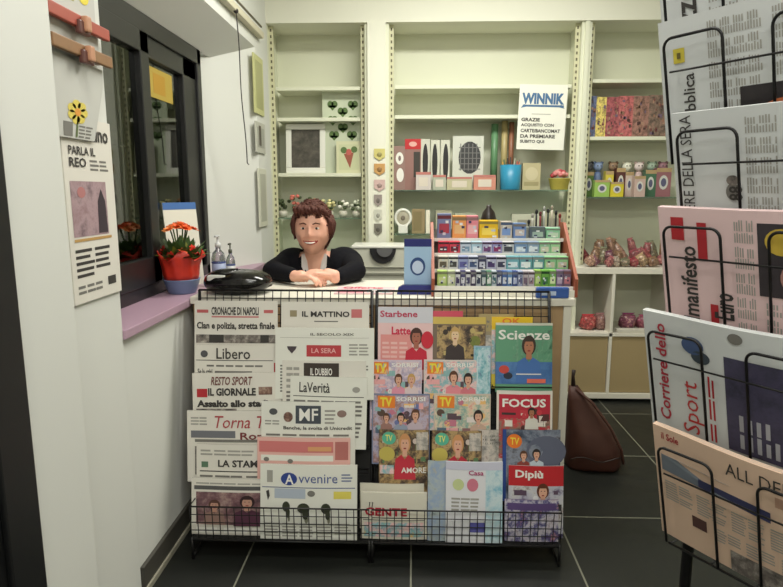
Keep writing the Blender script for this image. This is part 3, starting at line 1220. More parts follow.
news('magazine', 478, 499, 430, YK[2] + 0.008, mat('ash_gloss', (130, 126, 126), 0.3), d, 'grey magazine edge between the red dress magazines and the blue edged one', group=MG, H=0.26, T=0.004)


def d(s):
    s.rect(0.0, 0, 0.06, 1, C(40, 70, 140))
    s.rect(0.06, 0, 1, 1, photo('night_cover', [(30, 36, 50), (80, 90, 110), (140, 146, 160), (60, 50, 56)], 12))
    s.oval(0.20, 0.84, 0.13, 0.10, C(232, 120, 40), 2)
    s.text('TV', 0.13, 0.79, 0.28, 0.89, C(236, 216, 70), layer=4)
    s.oval(0.75, 0.70, 0.35, 0.22, C(96, 100, 120), 2)
    s.person_print(0.58, 0.66, 0.10, SKIN1, H3, C(200, 210, 220), 1.2, 3)
    s.person_print(0.36, 0.64, 0.09, SKIN1, H1, C(150, 70, 60), 1.2, 3)


news('magazine', 503, 561, 430, YK[2] - 0.002, mat('navy_gloss', (50, 60, 84), 0.3), d, 'navy magazine with an orange TV badge at the right edge of the rack', group=MG, H=0.26, T=0.004)


def d(s):
    s.rect(0, 0.72, 1, 1, C(190, 36, 44))
    s.text('Dipiù', 0.12, 0.80, 0.62, 0.94, WHITE, bold=0.03)
    s.rect(0.0, 0.0, 1, 0.06, C(60, 50, 90), 1)
    s.rect(0, 0, 1, 0.72, photo('dipiu_photo', [(110, 70, 70), (206, 206, 206), (186, 186, 200), (90, 70, 110)], 16))
    clutter(s, 12, [(226, 226, 226), (90, 70, 90), (190, 40, 60), (150, 160, 190), (60, 56, 60)], 26, (0.03, 0.05, 0.97, 0.7), 2)
    s.person_print(0.62, 0.64, 0.15, SKIN1, C(96, 50, 30), C(216, 216, 216), 1.2, 3)
    s.oval(0.3, 0.42, 0.22, 0.08, C(70, 70, 66), 2)
    s.rect(0.35, 0.18, 0.85, 0.30, C(150, 40, 80), 3)


news('magazine', 509, 564, 466, YK[1] - 0.006, mat('pearl_gloss', (200, 196, 200), 0.3), d, 'red topped magazine titled Dipiù at the lower right of the rack', group=MG, H=0.26, T=0.005)


def d(s):
    s.rect(0, 0.78, 1, 0.96, C(216, 212, 196))
    s.rect(0.03, 0.4, 0.97, 0.42, INKG)
    s.text('GENTE', 0.06, 0.50, 0.70, 0.68, C(180, 36, 56), bold=0.03)
    s.rect(0.05, 0.05, 0.95, 0.36, MIX2)


news('magazine', 360, 424, 484, YK[1] - 0.01, mat('cream_gloss', (216, 212, 196), 0.35), d, 'plain cream covered magazine behind the white one titled GENTE', group=MG, T=0.006, zmin=RZ0 + 0.02)
news('magazine', 361, 427, 493, YK[0] - 0.012, mat('cream_gloss', (216, 212, 196), 0.35), d, 'white magazine with red title GENTE at the lower left of the magazines', group=MG, T=0.012, zmin=RZ0 + 0.003)


def d(s):
    s.rect(0, 0, 1, 1, photo('teal_grey_cover', [(100, 120, 120), (180, 190, 190), (150, 170, 200), (200, 190, 150)], 14))


news('magazine', 428, 447, 461, YK[0], mat('teal_gloss', (130, 150, 150), 0.3), d, 'narrow strip of a blue green magazine left of the white and turquoise one', group=MG, T=0.004, zmin=RZ0 + 0.003)


def d(s):
    s.rect(0.0, 0, 1, 1, C(222, 222, 226))
    s.rect(0.70, 0, 1, 1, photo('turquoise_cover', [(150, 200, 214), (206, 222, 226), (110, 176, 200)], 14), 2)
    s.rect(0, 0.90, 1, 1, C(200, 200, 216), 3)
    s.oval(0.22, 0.72, 0.10, 0.07, C(196, 206, 150), 3)
    s.oval(0.47, 0.72, 0.10, 0.08, C(206, 120, 140), 3)
    s.text('Casa', 0.40, 0.84, 0.66, 0.90, C(170, 60, 110), layer=5)
    s.rect(0.42, 0.14, 0.70, 0.26, C(90, 90, 160), 3)
    s.lines(0.1, 0.40, 0.6, 0.58, 4, words=3, m=INKL, layer=3)


news('magazine', 446, 503, 462, YK[0] - 0.012, mat('ice_gloss', (216, 220, 226), 0.3), d, 'white and turquoise magazine standing behind the bottom mesh', group=MG, T=0.004, zmin=RZ0 + 0.003)


def d(s):
    s.rect(0, 0, 1, 1, photo('busy_cover', [(90, 50, 70), (206, 200, 210), (60, 60, 120), (200, 150, 150)], 22))
    s.rect(0.05, 0.75, 0.95, 0.92, C(90, 70, 120), 2)


news('magazine', 505, 559, 500, YK[0] - 0.012, mat('plum_gloss', (110, 80, 120), 0.3), d, 'plum coloured magazine at the bottom right behind the mesh', group=MG, T=0.004, zmin=RZ0 + 0.003)

# ================================================================ RIGHT NEWSSTAND (near camera)
DX, DY = 0.55, -0.835
ANG = math.atan2(DY, DX)
LP = at(657, 208, 1.0)
# left edge point about 1.2 m away
k = 1.19 / LP.length if False else None
SP = Vector((0, 0, CAMZ)) + ray(655, 208) * 1.22
ns = empty('newspaper_stand', (SP.x, SP.y, 0), (0, 0, ANG))
tag(ns, 'tall black wire newspaper stand at the right edge of the photo', 'newspaper stand')
TIERS = []
for (px, py) in ((652, -72), (655, 24), (668, 115), (655, 208), (640, 311), (650, 425)):
    # intersection of ray with the stand's front plane
    dr_ = ray(px, py)
    nrm = Vector((DY, -DX, 0))
    P0 = Vector((SP.x, SP.y, 0))
    tt = (P0 - Vector((0, 0, CAMZ))).dot(nrm) / dr_.dot(nrm)
    q = Vector((0, 0, CAMZ)) + dr_ * tt
    lx = (q - P0).dot(Vector((DX, DY, 0)))
    TIERS.append((lx, q.z))
print('TIERS', TIERS)
NW, NH, TL = 0.40, 0.27, R(14)


def stand_paper(i, body, draw, label, turned=True, T=0.012, tilt=0.0):
    lx, zt = TIERS[i]
    s = Sheet(NW, NH, T, body, bow=0.006, turned=turned, wave=0.003)
    draw(s)
    o = s.build('newspaper')
    M = Matrix.Translation((SP.x, SP.y, 0)) @ Matrix.Rotation(ANG, 4, 'Z') @ Matrix.Translation((lx + NW / 2, NH * sin(TL), zt - NH * cos(TL))) @ Matrix.Rotation(TL, 4, 'X') @ Matrix.Rotation(tilt, 4, 'Y')
    o.matrix_world = M
    tag(o, label, 'newspaper', 'newspapers in the wire stand on the right')
    return M, zt, lx


def cols_(s, a0, b0, a1, b1, nc, nl, m=INKL):
    nl = int(nl * 1.7)
    nc = nc + 1
    for i in range(nc):
        w_ = (a1 - a0) / nc
        s.lines(a0 + i * w_, b0, a0 + (i + 1) * w_ - 0.02, b1, nl, m=m, words=2)


def d(s):
    s.text('Gazzettino', 0.1, 0.80, 0.9, 0.92, INK)
    cols_(s, 0.04, 0.1, 0.96, 0.75, 4, 24)


stand_paper(0, PAPERB, d, 'newspaper at the very top of the right stand, mostly above the frame')


def d(s):
    s.rect(0.70, 0.865, 0.80, 0.925, C(206, 190, 70), 2)
    s.rect(0.73, 0.885, 0.77, 0.905, C(110, 100, 50), 3)
    s.text('la Repubblica', 0.02, 0.80, 0.62, 0.88, INK, bold=0.01)
    cols_(s, 0.30, 0.50, 0.96, 0.75, 4, 12)
    s.rect(0.06, 0.30, 0.48, 0.60, C(44, 40, 42), 2)
    s.oval(0.28, 0.42, 0.10, 0.10, C(196, 110, 70), 3)
    cols_(s, 0.52, 0.05, 0.96, 0.46, 3, 20)
    s.rect(0.05, 0.62, 0.28, 0.74, INKL, 1)


stand_paper(1, PAPERB, d, 'grey-white newspaper with a small yellow square, second tier of the right stand')


def d(s):
    s.text('CORRIERE DELLA SERA', 0.02, 0.895, 0.98, 0.955, INK, bold=0.0)
    s.oval(0.44, 0.70, 0.06, 0.035, INKG, 2)
    s.oval(0.52, 0.70, 0.035, 0.03, PHBW, 3)
    s.text('88', 0.38, 0.655, 0.48, 0.72, INK)
    cols_(s, 0.30, 0.50, 0.96, 0.64, 4, 7)
    s.rect(0.56, 0.36, 0.72, 0.44, C(66, 66, 66), 2)
    s.text('IN', 0.59, 0.38, 0.69, 0.42, INKL, 4)
    s.oval(0.36, 0.38, 0.11, 0.08, INKG, 2)
    s.oval(0.36, 0.38, 0.08, 0.058, PHBW, 3)
    cols_(s, 0.05, 0.04, 0.96, 0.30, 4, 12)


stand_paper(2, PAPERB, d, 'white newspaper headed CORRIERE DELLA SERA turned sideways in the right stand')


def d(s):
    s.rect(0.76, 0.86, 0.93, 0.93, INKR, 2)
    s.text('ilmanifesto', 0.12, 0.80, 0.72, 0.89, INK, bold=0.02)
    s.rect(0.62, 0.74, 0.90, 0.79, INKR, 2)
    s.rect(0.08, 0.70, 0.30, 0.74, INKR, 2)
    s.text('Euro', 0.20, 0.62, 0.40, 0.72, INK, bold=0.03)
    cols_(s, 0.05, 0.52, 0.96, 0.61, 4, 5)
    s.rect(0.42, 0.28, 0.92, 0.50, C(62, 56, 60), 2)
    s.oval(0.80, 0.40, 0.09, 0.07, C(206, 176, 70), 3)
    s.oval(0.56, 0.34, 0.11, 0.07, C(190, 140, 130), 3)
    s.rect(0.05, 0.0, 0.96, 0.26, C(220, 186, 50), 2)
    s.oval(0.66, 0.16, 0.16, 0.09, C(50, 44, 36), 3)
    s.text('INDE', 0.08, 0.15, 0.34, 0.22, INK, 4)
    cols_(s, 0.05, 0.30, 0.40, 0.48, 2, 8)


stand_paper(3, PAPERPK, d, 'pink newspaper with red blocks and a yellow panel in the right stand')


def d(s):
    s.text('Corriere dello', 0.10, 0.87, 0.92, 0.935, C(176, 50, 66), bold=0.02)
    s.oval(0.80, 0.72, 0.07, 0.06, C(70, 90, 130), 2)
    s.oval(0.72, 0.68, 0.05, 0.05, C(60, 70, 80), 2)
    s.text('Sport', 0.06, 0.68, 0.50, 0.80, C(190, 60, 60), bold=0.0)
    s.lines(0.05, 0.62, 0.6, 0.66, 2, INKR, words=3)
    s.oval(0.93, 0.50, 0.04, 0.035, INKG, 2)
    s.rect(0.04, 0.05, 0.78, 0.56, photo('dark_blue_photo', [(40, 42, 54), (76, 72, 96), (50, 52, 60)], 10), 2)
    s.text('DITTA', 0.10, 0.20, 0.42, 0.28, WHITE, 4)
    s.lines(0.08, 0.32, 0.36, 0.52, 5, C(170, 170, 176), words=2, layer=3)
    s.rect(0.5, 0.0, 0.86, 0.16, C(60, 120, 160), 4)


stand_paper(4, PAPERB, d, 'white newspaper with red lettering and a dark photo, above the peach one')


def d(s):
    s.text('il Sole', 0.05, 0.90, 0.15, 0.96, C(160, 40, 50), bold=0.02)
    s.text('ALL DELLA', 0.40, 0.83, 0.78, 0.93, INK, bold=0.0)
    s.poly([(0.04, 0.62), (0.04, 0.76), (0.38, 0.74), (0.80, 0.70), (0.80, 0.56), (0.38, 0.60)], C(116, 124, 134), 2)
    s.poly([(0.25, 0.61), (0.25, 0.68), (0.60, 0.66), (0.60, 0.575)], C(60, 62, 96), 3)
    s.rect(0.62, 0.72, 0.95, 0.80, C(176, 140, 120), 1)
    cols_(s, 0.05, 0.36, 0.96, 0.54, 4, 5)
    s.rect(0.20, 0.22, 0.28, 0.32, C(86, 60, 56), 2)
    cols_(s, 0.32, 0.2, 0.96, 0.32, 3, 3)
    s.rect(0.40, 0.0, 1.0, 0.18, PHBW, 2)


stand_paper(5, PAPERE, d, 'peach newspaper in the lowest tier of the right stand', turned=False)

# wire work of the stand, in its own frame (x along the face, y into the stand)


def loop_pts(x0, x1, z0, z1, y0, sl):
    r = 0.018
    P = []
    def Y(z):
        return y0 - (z - z0) * sl
    P.append((x0, Y(z0), z0))
    P.append((x0, Y(z1 - r), z1 - r))
    for k in range(1, 6):
        a = pi - (pi / 2) * k / 5
        P.append((x0 + r + r * cos(a), Y(z1 - r + r * sin(a)), z1 - r + r * sin(a)))
    for k in range(0, 6):
        a = pi / 2 - (pi / 2) * k / 5
        P.append((x1 - r + r * cos(a), Y(z1 - r + r * sin(a)), z1 - r + r * sin(a)))
    P.append((x1, Y(z0), z0))
    return P


for i, (lx, zt) in enumerate(TIERS):
    zb = zt - NH * cos(TL)
    yb = NH * sin(TL) - 0.014
    sl = math.tan(TL)
    b = MB()
    x0 = lx + 0.035
    for j in range(2):
        b.tube(loop_pts(x0 - 0.01 + j * 0.20, x0 - 0.01 + j * 0.20 + 0.115, zb - 0.005, zt - 0.035, yb, sl), 0.0028, BLACKW, 8)
    zz = zt - 0.095
    b.tube([(x0, yb - (zz - zb) * sl - 0.003, zz), (x0 + 0.44, yb - (zz - zb) * sl - 0.003, zz)], 0.0020, BLACKW, 8)
    b.tube([(x0 - 0.004, yb, zb - 0.005), (x0 + 0.44, yb, zb - 0.005)], 0.003, BLACKW, 8)
    for j in range(6):
        x = x0 + 0.44 * j / 5
        b.tube([(x, yb, zb - 0.005), (x, yb + 0.05, zb - 0.005), (x, yb + 0.052, zt - 0.03)], 0.002, BLACKW, 8)
    b.tube([(x0 - 0.004, yb + 0.052, zb - 0.005), (x0 + 0.44, yb + 0.052, zb - 0.005)], 0.003, BLACKW, 8)
    b.tube([(x0 - 0.004, yb + 0.052, zt - 0.04), (x0 + 0.44, yb + 0.052, zt - 0.04)], 0.003, BLACKW, 8)
    b.build('wire_pocket', ns)
for x in (0.055, 0.36):
    b = MB()
    b.tube([(x, 0.125, 0.0), (x, 0.125, 2.05)], 0.012, BLACKW, 10)
    b.build('pole', ns)
b = MB()
for x in (0.055, 0.36):
    b.tube([(x, -0.02, 0.012), (x, 0.34, 0.012)], 0.010, BLACKW, 10)
b.tube([(0.055, 0.125, 0.25), (0.36, 0.125, 0.25)], 0.006, BLACKW, 10)
b.build('base', ns)

# ================================================================ LEFT WALL ITEMS
XW = XL + 0.013


def wall_sheet(name, y0, y1, z0, z1, body, draw, label, cat, T=0.004, off=0.003, curl=0.0):
    """a sheet hanging flat on the left wall, facing +x (its left edge is nearer the camera)"""
    s = Sheet(y1 - y0, z1 - z0, T, body, bow=0.0, curl=curl)
    draw(s)
    o = s.build(name, None, (XW + off + T, (y0 + y1) / 2, z0), (0, 0, pi / 2))
    return tag(o, label, cat)


def yw(px):
    return atX(px, 200, XW).y


def zw(px, py):
    return atX(px, py, XW).z


def d(s):
    s.text('Il Mattino', 0.08, 0.88, 0.92, 0.97, INK, bold=0.02)
    s.text('PARLA IL', 0.10, 0.80, 0.62, 0.845, INK, bold=0.02)
    s.text('REO', 0.10, 0.735, 0.42, 0.785, INK, bold=0.02)
    s.lines(0.5, 0.72, 0.9, 0.79, 3, INKG, words=2)
    s.rect(0.08, 0.36, 0.80, 0.66, photo('wall_photo', [(140, 110, 116), (176, 150, 156), (100, 80, 90)], 12), 1)
    s.poly([(0.58, 0.37), (0.60, 0.55), (0.68, 0.62), (0.76, 0.55), (0.78, 0.37)], C(60, 50, 60), 2)
    s.oval(0.28, 0.60, 0.08, 0.03, C(180, 120, 120), 2)
    s.rect(0.08, 0.335, 0.85, 0.35, C(190, 150, 90), 2)
    s.lines(0.08, 0.14, 0.85, 0.31, 5, INK, words=2, fill=0.5)
    s.rect(0.70, 0.06, 0.88, 0.11, INK, 1)
    s.lines(0.08, 0.05, 0.60, 0.11, 2, words=3)


wall_sheet('newspaper', yw(64), yw(113), zw(82, 303), zw(80, 118), PAPER, d, 'newspaper page with a mauve photo hanging on the left wall beside the window', 'newspaper', off=0.002)


def d(s):
    y_ = C(214, 196, 90)
    for k in range(7):
        a = 2 * pi * k / 7
        s.oval(0.5 + 0.14 * cos(a), 0.34 + 0.10 * sin(a), 0.09, 0.06, y_, 2)
    s.oval(0.5, 0.34, 0.07, 0.05, C(220, 150, 60), 3)
    s.poly([(0.47, 0.02), (0.49, 0.28), (0.53, 0.28), (0.52, 0.02)], C(96, 110, 70), 2)
    s.rect(0.18, 0.02, 0.40, 0.2, INKG)
    s.lines(0.55, 0.02, 0.9, 0.2, 4, INKG, words=2)


_fs = wall_sheet('clipped_sheet', yw(56), yw(107), zw(80, 140), zw(80, 64), mat('grey_white_sheet', (192, 192, 186), 0.6), d, 'pale grey sheet with a yellow flower under the brown clip rail on the left wall', 'sheet', off=0.010)
_xs = [v.co.x for v in _fs.data.vertices]
_zs = max(v.co.z for v in _fs.data.vertices)
for v in _fs.data.vertices:      # the sheet narrows towards its lower end
    v.co.x = min(_xs) + (v.co.x - min(_xs)) * (1 - 0.28 * max(0, 1 - v.co.z / _zs * 1.25))


def d(s):
    s.rect(0.05, 0.05, 0.95, 0.5, MIX1)


def d2(s):
    s.rect(0.1, 0.45, 0.55, 0.98, photo('green_yellow', [(70, 80, 40), (170, 160, 60), (120, 130, 90)], 20), 1)
    s.oval(0.75, 0.7, 0.12, 0.2, C(226, 206, 60), 2)


wall_sheet('clipped_sheet', yw(58), yw(105), zw(80, 60), zw(80, 30), mat('grey_white_sheet', (192, 192, 186), 0.6), lambda s: s.lines(0.1, 0.1, 0.5, 0.5, 3, INKL), 'white sheet between the red and the brown clip rails on the left wall', 'sheet', off=0.010)
wall_sheet('clipped_sheet', yw(57), yw(104), zw(80, 27), zw(80, -15), mat('grey_white_sheet', (192, 192, 186), 0.6), d2, 'sheet with green and yellow print above the red clip rail on the left wall', 'sheet', off=0.010)


def clip(pxa, pya, pxb, pyb, col, name, label):
    ya, yb_ = yw(pxa), yw(pxb)
    za, zb = atX(pxa, pya, XW).z, atX(pxb, pyb, XW).z
    z = (za + zb) / 2
    t = empty('clip_rail', (XW + 0.03, (ya + yb_) / 2, z))
    tag(t, label, 'clip rail')
    L = (yb_ - ya) / 2
    b = MB()
    b.rbox((-0.004, -L, -0.015), (0.007, L, 0.015), col, 0.003)
    b.rbox((-0.012, -L, -0.013), (-0.005, L, 0.013), col, 0.003)
    b.build('rail', t)
    b = MB()
    b.rbox((0.0, -0.025, -0.032), (0.016, 0.025, 0.002), mat('clip_brown', (96, 60, 54), 0.4), 0.005)
    b.rbox((0.008, -0.008, -0.024), (0.026, 0.014, 0.014), mat('clip_peach', (190, 140, 110), 0.4), 0.005)
    b.build('clip', t)
    b = MB()
    b.tube([(-0.013, 0, 0), (-0.029, 0, 0)], 0.003, BLACKW)
    b.build('wall_peg', t)


clip(50, 14, 109, 42, mat('red_wood', (166, 78, 62), 0.5, noise=0.1, scale=20), 'r', 'red wooden clip rail holding sheets high on the left wall')
clip(52, 42, 110, 69, mat('brown_wood', (140, 104, 70), 0.5, noise=0.15, scale=20), 'b', 'brown wooden clip rail just below the red one')

# roller-blind rail and its pull cord above the window
b = MB()
b.rbox((XL, 2.2, 2.150), (XL + 0.035, 3.60, 2.185), mat('cream_rail', (206, 200, 176), 0.5), 0.006)
b.tube([(XL + 0.02, 2.2, 2.215), (XL + 0.02, 3.60, 2.215)], 0.006, mat('grey_cable', (120, 112, 96), 0.5))
tag(b.build('cable_duct'), 'cream cable duct with a grey cable along the top of the window opening', 'cable duct')
pts = []
a_, b_ = atX(236, 12, XL + 0.03), atX(247, 163, XL + 0.03)
for i in range(13):
    t = i / 12
    q = a_.lerp(b_, t)
    pts.append(q + Vector((0, 0.012 * sin(t * 9), 0)))
pts.append(pts[-1] + Vector((0, 0.03, -0.006)))
b = MB()
b.tube(pts, 0.0028, mat('dark_cord', (52, 46, 44), 0.7), 8)
b.ell(pts[0] + Vector((0, 0, 0.005)), (0.012, 0.012, 0.012), mat('dark_cord', (52, 46, 44), 0.7))
tag(b.build('pull_cord'), 'thin dark cord dangling down beside the window', 'cord')

# cards and small frames hung on the wall strip between window and shelving
for (pa, pb, ya, yb_, col, lab) in ((255, 264, 55, 113, (196, 196, 140), 'yellow green card high on the wall strip left of the shelving'),
                                    (255, 264, 121, 152, (190, 190, 178), 'small pale card with a dark mark below the yellow green card'),
                                    (256, 264, 168, 228, (206, 206, 190), 'narrow pale card lowest on the wall strip left of the shelving')):
    y0, y1 = atX(pa, 150, XL).y, min(atX(pb, 150, XL).y, 3.78)
    z1, z0 = atX(pa, ya, XL).z, atX(pa, yb_, XL).z
    b = MB()
    b.rbox((XL + 0.001, y0, z0), (XL + 0.010, y1, z1), C(*col), 0.002)
    b.box((XL + 0.010, y0 + 0.03, z0 + 0.03), (XL + 0.0108, y1 - 0.03, z1 - 0.03), C(*[int(q * 0.86) for q in col]))
    if yb_ == 152:
        b.box((XL + 0.0108, y0 + 0.06, z0 + 0.04), (XL + 0.0114, y0 + 0.11, z1 - 0.02), C(90, 84, 74))
    tag(b.build('hanging_card'), lab, 'card')

# ================================================================ WINDOW SILL THINGS
pot = empty('potted_plant', atX(177, 298, -0.99))
pot.location = (-0.945, 2.44, WZ0)
tag(pot, 'orange flowers in a red-wrapped grey blue pot on the window sill', 'potted plant')
b = MB()
b.lathe([(0.052, 0), (0.056, 0.005), (0.072, 0.055), (0.074, 0.06), (0.066, 0.058), (0.05, 0.01)], mat('grey_blue_pot', (110, 126, 160), 0.35), n=28)
b.build('pot', pot)
b = MB()
RW = mat('red_wrap', (206, 52, 34), 0.45, noise=0.15, scale=30)
n = 48
prof = [(0.068, 0.045), (0.078, 0.08), (0.080, 0.11), (0.088, 0.14), (0.100, 0.158)]
vs = []
for r_, z_ in prof:
    for k in range(n):
        a = 2 * pi * k / n
        w_ = 1 + 0.10 * sin(a * 9 + z_ * 20) * (z_ / 0.18) ** 1.5
        zz = z_ + (0.022 * sin(a * 5 + 1) if z_ > 0.15 else 0)
        vs.append((r_ * w_ * cos(a) * 0.92, r_ * w_ * sin(a) * 0.92, zz))
b.add(vs, [(i * n + k, i * n + (k + 1) % n, (i + 1) * n + (k + 1) % n, (i + 1) * n + k) for i in range(len(prof) - 1) for k in range(n)], RW, True)
o = b.build('wrapping_paper', pot)
sm = o.modifiers.new('s', 'SOLIDIFY')
sm.thickness = 0.002
b = MB()
rl = random.Random(3)
GR = mat('leaf_green', (70, 96, 44), 0.6, noise=0.2, scale=20)
GR2 = mat('leaf_yellow_green', (150, 150, 60), 0.6)
for i in range(90):
    a = rl.random() * 2 * pi
    tilt = 0.25 + rl.random() * 0.9
    L = 0.07 + 0.07 * rl.random()
    base = Vector((0.02 * cos(a), 0.02 * sin(a), 0.12))
    dv = Vector((cos(a) * sin(tilt), sin(a) * sin(tilt), cos(tilt)))
    sd = Vector((-sin(a), cos(a), 0)) * (0.014 + 0.01 * rl.random())
    mid = base + dv * L * 0.6
    tip = base + dv * L + Vector((0, 0, -0.01))
    up_ = Vector((0, 0, 0.004))
    b.add([base, mid - sd, mid + up_, mid + sd, tip], [(0, 1, 2), (0, 2, 3), (1, 4, 2), (2, 4, 3)], GR if i % 4 else GR2)
b.build('foliage', pot)
b = MB()
OR_ = [mat('orange_petal', (232, 96, 30), 0.6), mat('red_petal', (214, 44, 26), 0.6), mat('peach_petal', (236, 140, 70), 0.6)]


def flower(c, r, m, nrm):
    q = nrm.to_track_quat('Z', 'Y').to_matrix()
    for ring, (rr, tilt) in enumerate(((r, 0.25), (r * 0.65, 0.7), (r * 0.35, 1.1))):
        for k in range(8):
            a = 2 * pi * (k + ring * 0.5) / 8
            d_ = Vector((cos(a) * cos(tilt), sin(a) * cos(tilt), sin(tilt)))
            s_ = Vector((-sin(a), cos(a), 0)) * rr * 0.35
            P = [Vector((0, 0, 0)), d_ * rr * 0.6 - s_, d_ * rr, d_ * rr * 0.6 + s_]
            b.add([c + q @ p_ for p_ in P], [(0, 1, 2, 3)], m)


for i in range(9):
    a = i * 2.4
    r_ = 0.015 + 0.045 * (i / 9)
    flower(Vector((r_ * cos(a), r_ * sin(a), 0.275 - 0.02 * (i / 9))), 0.03, OR_[(0, 2, 0)[i % 3]], Vector((cos(a) * 0.5, sin(a) * 0.5, 1)))
for i in range(9):
    a = 2 * pi * i / 9 + 0.3
    flower(Vector((0.066 * cos(a), 0.066 * sin(a), 0.155 + 0.012 * (i % 3))), 0.024, OR_[(1, 0, 1)[i % 3]], Vector((cos(a), sin(a), 0.5)))
b.build('blossoms', pot)
b = MB()
for i in range(6):
    a = i * 1.1
    b.tube([(0.01 * cos(a), 0.01 * sin(a), 0.1), (0.02 * cos(a), 0.02 * sin(a), 0.2), (0.035 * cos(a), 0.035 * sin(a), 0.262)], 0.003, GR, 6)
b.build('stems', pot)

# white card with blue top behind the plant
b = MB()
b.box((-0.002, -0.085, 0), (0.002, 0.085, 0.365), WHITEL)
b.box((0.002, -0.085, 0.335), (0.003, 0.085, 0.365), C(70, 110, 170))
o = b.build('card', None, (-0.985, 2.62, WZ0), (0, R(-6), R(-32)))
tag(o, 'white card with a blue top edge standing on the sill behind the orange flowers', 'card')

# clear bottles
BOT = mat('clear_plastic', (214, 220, 216), 0.08, trans=0.85)
for (px, hh, lab, lc) in ((219, 0.185, 'clear plastic bottle with a pale blue label beside the flower pot', (150, 160, 190)),
                          (231, 0.150, 'small pump bottle with a dark nozzle, right of the clear bottle', (190, 190, 190))):
    p0 = at(px, 270, 2.62 if px < 225 else 2.68)
    t = empty('bottle', (p0.x, p0.y, CZ))
    tag(t, lab, 'bottle')
    b = MB()
    r_ = 0.030 if px < 225 else 0.020
    b.lathe([(r_ * 0.9, 0), (r_, 0.006), (r_, hh * 0.62), (r_ * 0.8, hh * 0.74), (r_ * 0.36, hh * 0.82), (r_ * 0.36, hh * 0.88)], BOT, n=20)
    b.build('body', t)
    b = MB()
    b.lathe([(r_ * 1.02, hh * 0.18), (r_ * 1.02, hh * 0.5)], C(*lc), n=20)
    b.lathe([(r_ * 1.03, hh * 0.50), (r_ * 1.03, hh * 0.535)], INKB, n=20)
    b.build('label', t)
    b = MB()
    b.lathe([(r_ * 0.42, hh * 0.87), (r_ * 0.42, hh * 0.97), (r_ * 0.15, hh * 0.98), (r_ * 0.15, hh * 1.12), (r_ * 0.3, hh * 1.12), (r_ * 0.3, hh * 1.16)], C(206, 206, 206) if px < 225 else C(70, 74, 60), n=14)
    pu = b.build('pump', t)
    b = MB()
    b.rbox((-0.004, -r_ * 1.1, hh * 1.11), (0.004, 0.006, hh * 1.16), C(206, 206, 206) if px < 225 else C(70, 74, 60), 0.002)
    b.build('nozzle', pu)

# ================================================================ COUNTER-TOP THINGS
# black glossy rounded case
GLB = mat('gloss_black', (14, 13, 14), 0.16, spec=0.6, bump=0.05, scale=20)
p0, p1 = at(204, 293, 2.36), at(271, 293, 2.36)
t = empty('black_case', ((p0.x + p1.x) / 2, 2.385, CZ))
tag(t, 'glossy black rounded case lying on the left end of the counter', 'case')
L = (p1.x - p0.x) / 2
b = MB()
n, m_ = 40, 18
vs, fs = [], []
for i in range(m_ + 1):
    t_ = pi * i / m_
    for j in range(n):
        a = 2 * pi * j / n
        ca, sa = cos(a), sin(a)
        ex = 0.75
        x = L * math.copysign(abs(ca) ** ex, ca) * sin(t_) ** 0.6
        y = 0.095 * math.copysign(abs(sa) ** ex, sa) * sin(t_) ** 0.6
        z = 0.047 + 0.047 * cos(t_) * (1.0 - 0.10 * ca)
        if i <= 5 and ca < -0.1:
            z -= 0.010 * max(0, 1 - abs(ca + 0.5) * 2)
        vs.append((x, y, max(z, 0.0)))
for i in range(m_):
    for j in range(n):
        fs.append((i * n + j, (i + 1) * n + j, (i + 1) * n + (j + 1) % n, i * n + (j + 1) % n))
b.add(vs, fs, GLB, True)
b.build('shell', t)
b = MB()
b.rbox((-L * 0.76, -0.080, 0.058), (-L * 0.22, -0.05, 0.080), mat('highlight_strip', (226, 226, 220), 0.2, metal=0.3), 0.005)  # pale strip imitating the white reflection on the glossy shell
b.build('painted_highlight', t)
b = MB()
pts = [(L * 0.97 * cos(a), 0.09 * sin(a), 0.032) for a in [2 * pi * k / 40 for k in range(40)]]
b.tube(pts, 0.004, mat('dull_black', (28, 27, 28), 0.6), 6, closed=True)
b.build('seam', t)

# small papers under the hands
p0, p1 = at(335, 291, 2.40), at(394, 291, 2.40)
s = Sheet(p1.x - p0.x, 0.17, 0.004, mat('pink_sheet', (232, 196, 200), 0.5))
s.rect(0.05, 0.1, 0.5, 0.5, C(226, 130, 150))
s.rect(0.55, 0.1, 0.95, 0.6, MIX2)
s.text('Offerte', 0.1, 0.65, 0.8, 0.9, C(206, 60, 90))
o = s.build('leaflet', None, ((p0.x + p1.x) / 2, 2.36, CZ + 0.005), (R(-90), 0, 0))
tag(o, 'pink leaflet lying on the counter in front of the person', 'leaflet')

# blue cardboard dispenser with round emblem
p0, p1 = at(404, 296, 2.40), at(431, 296, 2.40)
W_ = p1.x - p0.x
zt_ = at(417, 239, 2.40).z
t = empty('card_dispenser', ((p0.x + p1.x) / 2, 2.40, CZ))
tag(t, 'tall blue and pale blue cardboard dispenser with a round emblem, left of the sweets display', 'dispenser')
H_ = zt_ - CZ
b = MB()
NAVY = C(34, 40, 112)
b.rbox((-W_ / 2, 0, 0.0), (W_ / 2, 0.045, H_ * 0.86), C(120, 150, 196), 0.002)
b.prism([(-W_ / 2, H_ * 0.86), (W_ / 2, H_ * 0.86), (W_ / 2, H_), (-W_ / 2, H_)], 0.0, 0.01, NAVY)
b.build('body', t)
b = MB()
b.box((-W_ / 2, -0.003, 0.035), (W_ / 2, 0, H_ * 0.86), mat('pale_blue_card', (164, 196, 226), 0.4))
fc = b.build('front_card', t)
b = MB()
vs = [(0, -0.0036, H_ * 0.5)]
for k in range(25):
    a = 2 * pi * k / 24
    vs.append((0.030 * cos(a), -0.0036, H_ * 0.5 + 0.036 * sin(a)))
b.add(vs, [(0, k, k + 1) for k in range(1, 25)], C(44, 74, 130))
vs = [(0, -0.0042, H_ * 0.5 - 0.003)]
